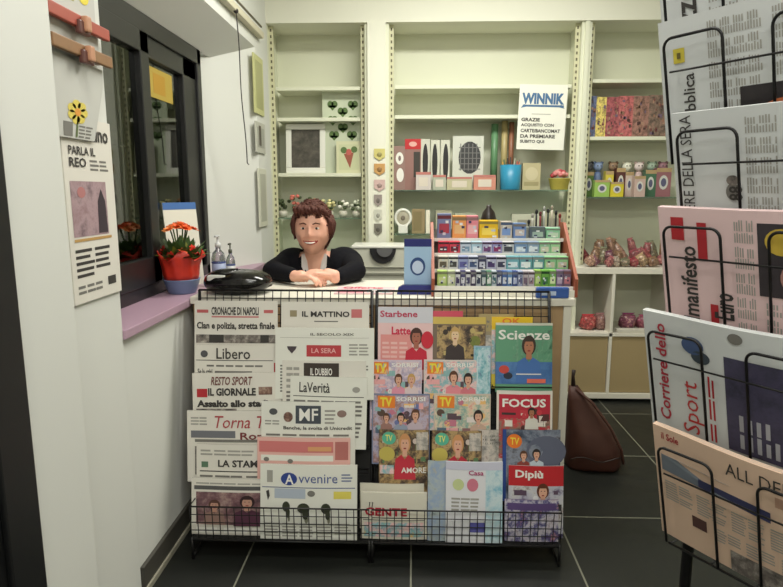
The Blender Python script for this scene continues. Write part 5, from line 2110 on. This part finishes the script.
for i, px in enumerate((589, 599, 614, 628, 640, 653, 664)):
    zt5 = at(px, 160, YG + 0.12).z
    p0 = at(px, 160, YG + 0.12)
    t = empty('toy_figure', (p0.x, YG + 0.13, z5))
    nm = ['black and grey', 'blue and white', 'brown', 'cream', 'pink and white', 'grey green', 'dark mauve'][i]
    c1 = [(60, 60, 66), (110, 130, 170), (110, 84, 60), (206, 200, 176), (206, 180, 176), (120, 140, 120), (110, 70, 80)][i]
    tag(t, '%s round-headed toy behind the toy tubs, %s from the left' % (nm, ORD[i]), 'toy', 'toys behind the tubs')
    b = MB()
    hh = zt5 - z5
    b.lathe([(0.026, 0), (0.030, 0.02), (0.024, hh * 0.55), (0.016, hh * 0.68)], C(*c1), n=14)
    b.build('body', t)
    b = MB()
    b.ell((0, 0, hh * 0.82), (0.030, 0.028, 0.030), C(*[min(235, q + 40) for q in c1]), 14, 10)
    b.ell((-0.022, 0, hh * 0.82 + 0.024), (0.011, 0.008, 0.011), C(*c1), 8, 6)
    b.ell((0.022, 0, hh * 0.82 + 0.024), (0.011, 0.008, 0.011), C(*c1), 8, 6)
    b.ell((-0.010, -0.027, hh * 0.84), (0.004, 0.003, 0.005), INK, 8, 6)
    b.ell((0.010, -0.027, hh * 0.84), (0.004, 0.003, 0.005), INK, 8, 6)
    b.build('head', t)

# heap of bagged toys on the cube unit
zh = zk + 0.001
rl = random.Random(21)
HC = [((176, 140, 120), 'beige'), ((160, 60, 76), 'crimson'), ((110, 66, 90), 'purple'), ((186, 160, 126), 'cream'), ((170, 100, 106), 'rose'), ((140, 112, 86), 'tan'), ((186, 176, 160), 'white'), ((150, 76, 90), 'raspberry'), ((120, 124, 100), 'olive')]


def toybag(x, y, z, w_, d_, h_, c1, label, group, rz=0.0):
    b = MB()
    n, m2 = 16, 8
    vs, fs = [], []
    sd = rl.random() * 6
    for i in range(m2 + 1):
        t_ = pi * i / m2
        for j in range(n):
            a = 2 * pi * j / n
            r_ = 1 + 0.14 * sin(3 * a + sd + t_ * 2) + 0.12 * sin(5 * a + t_ * 5 + sd)
            vs.append((w_ * r_ * cos(a) * sin(t_) ** 0.45, d_ * r_ * sin(a) * sin(t_) ** 0.45, h_ + h_ * cos(t_)))
    for i in range(m2):
        for j in range(n):
            fs.append((i * n + j, (i + 1) * n + j, (i + 1) * n + (j + 1) % n, i * n + (j + 1) % n))
    b.add(vs, fs, photo('bag_%d_%d_%d' % c1, [tuple(int(q * 0.65) for q in c1), (190, 150, 130), c1, (96, 70, 60), tuple(min(245, int(q * 1.2)) for q in c1), (210, 196, 180)], 38, rough=0.3), True)
    b.prism([(-w_ * 0.5, 2 * h_ - 0.008), (w_ * 0.5, 2 * h_ - 0.004), (w_ * 0.85, 2 * h_ + 0.006), (-w_ * 0.85, 2 * h_ + 0.006)], -0.002, 0.002, C(*[min(240, int(q * 1.1)) for q in c1]))
    tx, ty = rl.uniform(-0.35, 0.25), rl.uniform(-0.75, 0.75)
    if 'inside' in label:
        tx = ty = 0.0
    o = b.build('toy_bag', None, (x, y, z), (tx, ty, rz))
    Rm = o.rotation_euler.to_matrix()
    o.location.z = z - min((Rm @ v.co).z for v in o.data.vertices)
    tag(o, label, 'toy bag', group)
    return o


ROWY = [3.76, 3.86, 3.96]
RN = ['front', 'middle', 'back']
for r_ in range(3):
    for i in range(8):
        px = 588 + i * 9.4 + (r_ % 2) * 4
        p0 = at(px, 262, ROWY[r_])
        hh = (0.035, 0.055, 0.085)[r_] * (0.85 + 0.3 * rl.random())
        c1, nm = HC[(i * 2 + r_ * 5 + (i * r_) % 4) % 9]
        toybag(p0.x, ROWY[r_], zh, 0.022 + 0.014 * rl.random(), 0.032, hh * rl.uniform(0.7, 1.0), c1, '%s toy bag, %s from left in %s row on the white cube unit' % (nm, ORD[i], RN[r_]), 'toy bags on the cube unit', rl.uniform(-0.3, 0.3))
# boxes at right on the cube unit
for i, (xa, xb, ya, c1, nm) in enumerate(((637, 656, 236, (110, 60, 84), 'plum'), (638, 662, 242, (150, 110, 70), 'brown'), (640, 668, 248, (170, 160, 140), 'beige'))):
    pass
sbox('flat_box', 668, 690, 240, zh, 3.80, 0.12, (150, 110, 76), 'brown box at the right of the toy bags on the cube unit', 'box')
# things in the open cubes
zc2 = zs[1] + 0.010
for i, (px, c1, nm, w_, hh) in enumerate(((588, (186, 60, 70), 'red', 0.05, 0.045), (600, (150, 110, 110), 'brown pink', 0.035, 0.05), (628, (120, 50, 90), 'purple', 0.05, 0.05), (645, (150, 70, 100), 'raspberry', 0.05, 0.045), (660, (90, 60, 74), 'dark plum', 0.04, 0.05))):
    p0 = at(px, 315, 3.82)
    toybag(p0.x, 3.82, zc2, w_, 0.05, hh, c1, '%s toy bag inside an open cube of the white unit' % nm, 'toy bags inside the cube unit')
p0, p1 = at(616, 322, 3.75), at(665, 322, 3.75)
b = MB()
b.rbox((p0.x, 3.715, zc2), (p1.x - 0.03, 3.765, zc2 + 0.022), C(200, 196, 184), 0.004)
tag(b.build('flat_carton'), 'flat white carton lying at the front of the right open cube', 'carton')

# ================================================================ LEATHER BAG ON THE FLOOR
p0, p1 = at(568, 470, 2.62), at(626, 470, 2.62)
t = empty('leather_bag', ((p0.x + p1.x) / 2 + 0.03, 2.80, 0))
tag(t, 'brown leather bag slumped on the floor beside the right end of the counter', 'bag')
LB_ = mat('brown_leather', (70, 36, 26), 0.6, noise=0.15, scale=9, bump=0.3)
W2 = (p1.x - p0.x) / 2
b = MB()
rows = [(0.0, 0.94, 0.085, 0.0), (0.02, 1.0, 0.10, 0.0), (0.10, 0.98, 0.10, 0.0), (0.18, 0.82, 0.085, -0.02), (0.26, 0.60, 0.060, -0.05), (0.33, 0.36, 0.038, -0.082), (0.39, 0.16, 0.020, -0.105)]
n = 32
vs = []
for (z_, wf, dp, xo) in rows:
    for k in range(n):
        a = 2 * pi * k / n
        ca, sa = cos(a), sin(a)
        vs.append((xo + W2 * wf * math.copysign(abs(ca) ** 0.6, ca), dp * math.copysign(abs(sa) ** 0.7, sa) * (1 + 0.08 * sin(4 * a + z_ * 20)), z_ + 0.006 * sin(3 * a)* (z_ > 0.05)))
fs = [(i * n + k, i * n + (k + 1) % n, (i + 1) * n + (k + 1) % n, (i + 1) * n + k) for i in range(len(rows) - 1) for k in range(n)]
fs += [tuple(range(n - 1, -1, -1)), tuple((len(rows) - 1) * n + k for k in range(n))]
b.add(vs, fs, LB_, True)
b.build('body', t)
b = MB()
b.tube([(-0.105, 0, 0.38), (-0.110, 0, 0.44), (-0.107, 0, 0.47)], [0.012, 0.008, 0.010], mat('dark_leather', (44, 30, 26), 0.5))
b.tube([(-0.10, -0.02, 0.385), (-0.03, -0.06, 0.33), (0.05, -0.09, 0.22), (0.10, -0.105, 0.12), (0.115, -0.10, 0.05)], 0.007, LB_)
b.build('strap', t)
b = MB()
b.tube([(-0.13 + 0.24 * q / 8, -0.104, 0.07 + 0.012 * sin(q)) for q in range(9)], 0.003, mat('dark_leather', (44, 30, 26), 0.5))
b.build('seam', t)

# ================================================================ PERSON
SK = mat('skin', (232, 176, 152), 0.5, noise=0.03, scale=15)
LIPS = mat('lips', (176, 76, 70), 0.4)
PX = at(313, 228, 2.80).x
HC_ = Vector((PX, 2.80, 1.132))        # head centre
neck = Vector((PX, 2.865, 1.0))
chest = Vector((PX + 0.01, 2.93, 0.84))
belly = Vector((PX + 0.01, 2.97, 0.66))
pelvis = Vector((PX + 0.01, 3.02, 0.56))
shL, shR = Vector((PX - 0.140, 2.875, 0.962)), Vector((PX + 0.160, 2.875, 0.968))
elL, elR = Vector((PX - 0.175, 2.715, 0.95)), Vector((PX + 0.205, 2.715, 0.945))
elL.z = elR.z = CZ + 0.048
wrL, wrR = Vector((PX - 0.045, 2.585, CZ + 0.040)), Vector((PX + 0.125, 2.580, CZ + 0.034))

hm = MB()


def head_shape(mb, m):
    n, k = 56, 44
    vs, fs = [], []
    for i in range(k + 1):
        t_ = pi * i / k
        for j in range(n):
            a = 2 * pi * j / n
            d_ = Vector((sin(t_) * cos(a), sin(t_) * sin(a), cos(t_)))
            x, y, z = d_.x * 0.084, d_.y * 0.098, d_.z * 0.116
            # y negative is the face
            if z < 0:                               # jaw narrows down
                q = -z / 0.116
                x *= 1 - 0.15 * q ** 1.6
                if y > 0:
                    y *= 1 - 0.45 * q
                else:
                    y *= 1 - 0.10 * q
            if y < 0:
                g = lambda cx, cz, s1, s2: math.exp(-((x - cx) / s1) ** 2 - ((z - cz) / s2) ** 2)
                y -= 0.020 * g(0, -0.022, 0.012, 0.016)      # nose tip
                y -= 0.010 * g(0, 0.002, 0.008, 0.022)       # bridge
                y -= 0.006 * g(0.016, -0.028, 0.009, 0.008) + 0.006 * g(-0.016, -0.028, 0.009, 0.008)
                y += 0.010 * g(0.030, 0.006, 0.014, 0.010) + 0.010 * g(-0.030, 0.006, 0.014, 0.010)
                y -= 0.005 * g(0.030, 0.026, 0.022, 0.008) + 0.005 * g(-0.030, 0.026, 0.022, 0.008)
                y -= 0.011 * g(0.042, -0.030, 0.018, 0.016) + 0.011 * g(-0.042, -0.030, 0.018, 0.016)
                y += 0.003 * (g(0.032, -0.052, 0.007, 0.014) + g(-0.032, -0.052, 0.007, 0.014))
                y -= 0.006 * g(0, -0.058, 0.024, 0.009)      # lips
                y += 0.003 * g(0, -0.059, 0.028, 0.003)
                y -= 0.009 * g(0, -0.098, 0.020, 0.014)      # chin
            vs.append(HC_ + Vector((x, y, z)))
    for i in range(k):
        for j in range(n):
            fs.append((i * n + j, (i + 1) * n + j, (i + 1) * n + (j + 1) % n, i * n + (j + 1) % n))
    mb.add(vs, fs, m, True)


head_shape(hm, SK)
for s_ in (-1, 1):
    hm.ell(HC_ + Vector((s_ * 0.078, 0.012, -0.004)), (0.010, 0.018, 0.030), SK, 12, 8)
hm.capsule(HC_ + Vector((0, 0.025, -0.06)), neck, 0.052, 0.056, SK)
hm.capsule(neck, chest, 0.060, 0.11, SK)
hm.capsule(shL, shR, 0.055, 0.055, SK)
hm.ell(chest, (0.155, 0.10, 0.14), SK)
hm.ell(belly, (0.150, 0.11, 0.14), SK)
hm.ell(pelvis, (0.170, 0.125, 0.11), SK)
for s_, sh_, el_, wr_ in ((-1, shL, elL, wrL), (1, shR, elR, wrR)):
    hm.capsule(sh_, el_, 0.046, 0.036, SK)
    hm.capsule(el_, wr_, 0.038, 0.025, SK)
    hip = pelvis + Vector((s_ * 0.085, -0.02, -0.03))
    knee = Vector((pelvis.x + s_ * 0.12, 2.66, 0.54))
    knee = Vector((pelvis.x + s_ * 0.12, 2.70, 0.50))
    ank = Vector((pelvis.x + s_ * 0.12, 2.86, 0.09))
    hm.capsule(hip, knee, 0.078, 0.055, SK)
    hm.capsule(knee, ank, 0.054, 0.034, SK)
    hm.capsule(ank + Vector((0, 0.01, -0.03)), ank + Vector((0, -0.13, -0.055)), 0.032, 0.026, SK)


def hand(mb, wr, fwd, up, side, m, curl=0.9):
    """palm and five fingers; fwd along the hand, up = back of the hand, side = towards the thumb"""
    fwd, up = fwd.normalized(), up.normalized()
    side = side.normalized()
    pc = wr + fwd * 0.045
    mb.capsule(wr, wr + fwd * 0.03, 0.024, 0.026, m)
    for q in (-0.024, -0.008, 0.008, 0.024):
        mb.capsule(wr + fwd * 0.02 + side * q * 0.7, wr + fwd * 0.078 + side * q, 0.013, 0.0105, m)
    for q, L, c0 in ((0.028, 0.068, 0.0), (0.0095, 0.076, 0.05), (-0.0095, 0.070, 0.1), (-0.028, 0.056, 0.15)):
        p_ = wr + fwd * 0.080 + side * q
        ang = 0.25 + c0
        for sgm, rr in ((0.42, 0.0092), (0.32, 0.0082), (0.26, 0.0072)):
            dv = fwd * cos(ang) - up * sin(ang)
            e = p_ + dv * L * sgm
            mb.capsule(p_, e, rr, rr * 0.92, m, 12)
            p_ = e
            ang += curl * 0.55
    p_ = wr + fwd * 0.022 + side * 0.022
    dv = (fwd * 0.7 + side * 0.7 - up * 0.12).normalized()
    e = p_ + dv * 0.034
    mb.capsule(p_, e, 0.013, 0.0105, m, 12)
    dv = (fwd * 0.92 + side * 0.25 - up * 0.15).normalized()
    mb.capsule(e, e + dv * 0.030, 0.0105, 0.008, m, 12)


hand(hm, wrL, Vector((0.93, -0.36, 0.06)), Vector((0, -0.15, 1)), Vector((0.36, 0.93, 0)), SK, 0.8)
hand(hm, wrR + Vector((0, 0, 0.012)), Vector((-0.93, -0.10, 0.16)), Vector((0.12, -0.15, 1)), Vector((-0.10, 0.93, 0.1)), SK, 0.9)


def remesh(o, vox, smooth=4, fac=0.5):
    r_ = o.modifiers.new('r', 'REMESH')
    r_.mode = 'VOXEL'
    r_.voxel_size = vox
    r_.use_smooth_shade = True
    s_ = o.modifiers.new('s', 'SMOOTH')
    s_.iterations = smooth
    s_.factor = fac
    bpy.context.view_layer.update()
    dg = bpy.context.evaluated_depsgraph_get()
    me = bpy.data.meshes.new_from_object(o.evaluated_get(dg))
    o.modifiers.clear()
    old = o.data
    o.data = me
    bpy.data.meshes.remove(old)
    for p_ in me.polygons:
        p_.use_smooth = True
    return o


body = remesh(hm.build('person'), 0.0042, 2)
body.data.materials.clear()
body.data.materials.append(SK)
body.data.materials.append(LIPS)
for p_ in body.data.polygons:
    p_.material_index = 0
    c = p_.center - HC_
    if c.y < -0.06:
        arc = -0.060 + 8.0 * c.x * c.x      # smiling mouth
        if abs(c.x) < 0.034 and abs(c.z - arc) < 0.0085 * (1 - (c.x / 0.038) ** 2) + 0.001:
            p_.material_index = 1
tag(body, 'smiling person with short auburn hair and dark jacket leaning on the counter', 'person')

# eyes, brows, teeth
EW, IR, BR = mat('eye_white', (226, 222, 214), 0.3), mat('iris', (50, 36, 28), 0.3), mat('brow', (84, 48, 34), 0.8)
for s_ in (-1, 1):
    b = MB()
    ec = HC_ + Vector((s_ * 0.030, -0.082, 0.006))
    b.ell(ec, (0.0120, 0.0085, 0.0056), EW, 14, 10)
    ey = b.build('eye', body)
    b = MB()
    b.ell(ec + Vector((0, -0.0062, 0)), (0.0056, 0.0034, 0.0054), IR, 12, 8)
    b.build('iris', ey)
    b = MB()
    b.tube([HC_ + Vector((s_ * x, y, z)) for x, y, z in ((0.014, -0.098, 0.024), (0.028, -0.096, 0.030), (0.046, -0.084, 0.025))], [0.0022, 0.0032, 0.0018], BR, 6)
    b.build('eyebrow', body)
b = MB()
b.tube([HC_ + Vector((x, -0.1005 + 7 * x * x, -0.0590 + 8 * x * x)) for x in (-0.024, -0.012, 0, 0.012, 0.024)], [0.002, 0.0036, 0.0042, 0.0036, 0.002], EW, 8)
b.build('teeth', body)

# hair: short wavy cap with volume
HR = mat('auburn_hair', (78, 36, 24), 0.75, noise=0.35, scale=70, bump=0.6)
b = MB()
rl = random.Random(8)
n, k = 60, 34
vs, fs = [], []
idx = {}
for i in range(k + 1):
    t_ = pi * 0.80 * i / k
    for j in range(n):
        a = 2 * pi * j / n
        d_ = Vector((sin(t_) * cos(a), sin(t_) * sin(a), cos(t_)))
        rough_ = 1 + 0.035 * sin(9 * a + 5 * t_) + 0.03 * sin(14 * a - 9 * t_) + 0.02 * sin(23 * a + 17 * t_)
        p_ = Vector((d_.x * 0.094 * rough_, d_.y * 0.108 * rough_ + 0.010, d_.z * 0.124 * rough_ + 0.004))
        if p_.z < -0.03:
            p_.x *= 1 - 1.8 * (-0.03 - p_.z)
        vs.append(HC_ + p_)
for i in range(k):
    for j in range(n):
        q = [i * n + j, (i + 1) * n + j, (i + 1) * n + (j + 1) % n, i * n + (j + 1) % n]
        c = sum((vs[v_] for v_ in q), Vector()) / 4 - HC_
        # opening for the face
        front = c.y < -0.020
        wv = 0.008 * sin(c.x * 130)
        if front and c.z < 0.062 + wv - 2.0 * c.x * c.x:
            continue
        if c.y < 0.02 and c.z < -0.045 and abs(c.x) < 0.2:
            continue
        fs.append(tuple(q))
b.add(vs, fs, HR, True)
for i in range(170):
    a = rl.uniform(0, 2 * pi)
    e = rl.uniform(0.15, 1.5)
    d_ = Vector((sin(e) * cos(a), sin(e) * sin(a), cos(e)))
    if d_.y < -0.45 and d_.z < 0.62:
        continue
    p_ = HC_ + Vector((d_.x * 0.091, d_.y * 0.105 + 0.01, d_.z * 0.121 + 0.004))
    tg = Vector((-sin(a), cos(a), rl.uniform(-0.8, -0.2))).normalized()
    pts = [p_ - tg * 0.028 + d_ * -0.004, p_ + d_ * 0.006, p_ + tg * 0.028 + d_ * -0.002]
    b.tube(pts, [0.003, 0.007, 0.002], HR, 6)
for s_ in (-1, 1):      # side tufts over the ears
    for q in range(6):
        x = s_ * (0.080 + 0.004 * (q % 2))
        y0_ = -0.040 + 0.016 * q
        b.tube([HC_ + Vector((x * 0.97, y0_, 0.06)), HC_ + Vector((x * 1.07, y0_ + 0.002, 0.02)), HC_ + Vector((x * 1.04, y0_ + 0.006, -0.010)), HC_ + Vector((x * 1.02, y0_ + 0.01, -0.034))], [0.009, 0.013, 0.010, 0.003], HR, 8)
for q in range(9):      # fringe swept aside
    x = -0.066 + 0.0165 * q
    b.tube([HC_ + Vector((x * 0.7 - 0.01, -0.066, 0.102)), HC_ + Vector((x * 0.95, -0.090, 0.086 + 0.006 * (q % 2))), HC_ + Vector((x * 1.15 + 0.012, -0.094 + 5.0 * x * x, 0.072 - 0.25 * abs(x)))], [0.011, 0.014, 0.004], HR, 8)
o = b.build('hair', body)
sm = o.modifiers.new('s', 'SOLIDIFY')
sm.thickness = 0.004

# blouse (pale, open neck) and dark jacket
BLM = mat('pale_blouse', (214, 208, 204), 0.7, noise=0.06, scale=30)
JK = mat('navy_jacket', (15, 15, 21), 0.9, noise=0.15, scale=40, bump=0.1, spec=0.2)
b = MB()
b.capsule(neck + Vector((0, 0.0, -0.02)), chest, 0.066, 0.122, BLM)
b.ell(chest, (0.150, 0.108, 0.148), BLM)
b.ell(belly, (0.160, 0.120, 0.148), BLM)
o = remesh(b.build('blouse', body), 0.006, 3)


def cut(o, test):
    bm = bmesh.new()
    bm.from_mesh(o.data)
    dele = [f for f in bm.faces if test(f.calc_center_median())]
    bmesh.ops.delete(bm, geom=dele, context='FACES')
    bm.to_mesh(o.data)
    bm.free()


cut(o, lambda c: (c.z > neck.z + 0.012) or (c.y < 2.93 and abs(c.x - PX) < 0.050 * (c.z - 0.880) / 0.09 and c.z > 0.880))
sm = o.modifiers.new('s', 'SOLIDIFY')
sm.thickness = 0.003
b = MB()
b.capsule(neck + Vector((0, 0.03, -0.02)), chest, 0.070, 0.13, JK)
b.capsule(shL, shR, 0.059, 0.059, JK)
b.capsule(neck + Vector((-0.03, 0.02, -0.015)), shL, 0.05, 0.06, JK)
b.capsule(neck + Vector((0.03, 0.02, -0.015)), shR, 0.05, 0.06, JK)
b.capsule(chest.lerp(shL, 0.8), belly, 0.10, 0.14, JK)
b.capsule(chest.lerp(shR, 0.8), belly, 0.10, 0.14, JK)
b.ell(chest, (0.178, 0.125, 0.155), JK)
b.ell(belly, (0.178, 0.138, 0.160), JK)
b.ell(pelvis, (0.190, 0.145, 0.11), JK)
for s_, sh_, el_, wr_ in ((-1, shL, elL, wrL), (1, shR, elR, wrR)):
    b.capsule(sh_, el_, 0.057, 0.045, JK)
    b.capsule(el_, el_.lerp(wr_, 0.84), 0.045, 0.034, JK)
b.ell(elL + Vector((0.01, 0.0, 0.0)), (0.048, 0.048, 0.044), JK)
b.ell(elR + Vector((-0.01, 0.0, 0.0)), (0.048, 0.048, 0.044), JK)
o = remesh(b.build('jacket', body), 0.006, 4)


def jcut(c):
    if c.z > neck.z - 0.004 and abs(c.x - PX) < 0.066:
        return True
    if c.z < CZ + 0.003 and c.y < 2.80:
        return False
    z0 = 0.80
    if c.y < chest.y - 0.02 and c.z > z0 and abs(c.x - PX) < 0.070 * min(1, (c.z - z0) / 0.16) and abs(c.x - PX) < 0.1:
        # keep the sleeves
        return c.y > 2.765
    return False


cut(o, jcut)
for v_ in o.data.vertices:      # sleeves rest on the counter top
    if v_.co.y < CY1 + 0.01 and v_.co.z < CZ + 0.002:
        v_.co.z = CZ + 0.002
sm = o.modifiers.new('s', 'SOLIDIFY')
sm.thickness = 0.005
for v_ in body.data.vertices:
    if v_.co.y < CY1 + 0.01 and CZ - 0.06 < v_.co.z < CZ + 0.003:
        v_.co.z = CZ + 0.003

# lapels + pale collar points
for s_ in (-1, 1):
    b = MB()
    P = [(0.052, 2.830, 1.012), (0.098, 2.815, 0.975), (0.088, 2.800, 0.935), (0.070, 2.792, 0.925), (0.012, 2.790, 0.835), (0.030, 2.800, 0.90)]
    vs = [Vector((PX + s_ * x, y - 0.006, z)) for x, y, z in P] + [Vector((PX + s_ * x, y + 0.004, z)) for x, y, z in P]
    n_ = len(P)
    fs = [tuple(range(n_)), tuple(range(2 * n_ - 1, n_ - 1, -1))] + [(i, i + n_, (i + 1) % n_ + n_, (i + 1) % n_) for i in range(n_)]
    b.add(vs, fs, JK)
    b.build('lapel', body)
    b = MB()
    P = [(0.040, 2.835, 1.018), (0.060, 2.822, 1.010), (0.058, 2.806, 0.955), (0.034, 2.800, 0.905), (0.026, 2.806, 0.93)]
    vs = [Vector((PX + s_ * x, y - 0.003, z)) for x, y, z in P] + [Vector((PX + s_ * x, y + 0.004, z)) for x, y, z in P]
    n_ = len(P)
    fs = [tuple(range(n_)), tuple(range(2 * n_ - 1, n_ - 1, -1))] + [(i, i + n_, (i + 1) % n_ + n_, (i + 1) % n_) for i in range(n_)]
    b.add(vs, fs, BLM)
    b.build('collar', body)
# trousers
b = MB()
TRM = mat('dark_trousers', (30, 30, 36), 0.8)
for s_ in (-1, 1):
    hip = pelvis + Vector((s_ * 0.085, -0.02, -0.03))
    knee = Vector((pelvis.x + s_ * 0.12, 2.70, 0.50))
    ank = Vector((pelvis.x + s_ * 0.12, 2.86, 0.11))
    b.capsule(hip, knee, 0.088, 0.066, TRM)
    b.capsule(knee, ank, 0.064, 0.050, TRM)
b.ell(pelvis + Vector((0, 0, -0.03)), (0.182, 0.135, 0.09), TRM)
remesh(b.build('trousers', body), 0.008, 3)
for s_ in (-1, 1):
    b = MB()
    c0 = Vector((pelvis.x + s_ * 0.12, 2.80, 0.0))
    b.rbox(c0 + Vector((-0.045, -0.14, 0)), c0 + Vector((0.045, 0.11, 0.075)), BLACKP, 0.03)
    b.build('shoe', body)
# stool under her
t = empty('stool', (pelvis.x, 3.04, 0))
tag(t, 'plain dark stool under the seated person behind the counter', 'stool')
b = MB()
b.lathe([(0.0001, 0.375), (0.15, 0.375), (0.165, 0.385), (0.165, 0.415), (0.15, 0.425), (0.0001, 0.425)], BLACKP, n=28)
b.build('seat', t)
for k in range(4):
    a = pi / 4 + k * pi / 2
    b = MB()
    b.tube([(0.11 * cos(a), 0.11 * sin(a), 0.376), (0.16 * cos(a), 0.16 * sin(a), 0.0)], 0.012, BLACKW)
    b.build('leg', t)

# ================================================================ CEILING LIGHT FITTINGS
LMAT = mat('lamp_diffuser', (255, 250, 225), 0.5, emit=3.0)
for i, (x, y) in enumerate(((0.35, 2.75), (0.05, 1.05), (0.35, -0.7))):
    t = empty('ceiling_lamp', (x, y, ZC))
    tag(t, ['long ceiling lamp above the seated person', 'long ceiling lamp above the racks', 'long ceiling lamp nearest the entrance'][i], 'ceiling lamp', 'ceiling lamps')
    b = MB()
    b.rbox((-0.63, -0.17, -0.035), (0.63, 0.17, 0.0), WHITEL, 0.005)
    b.build('housing', t)
    b = MB()
    b.rbox((-0.60, -0.15, -0.045), (0.60, 0.15, -0.034), LMAT, 0.004)
    b.build('diffuser', t)
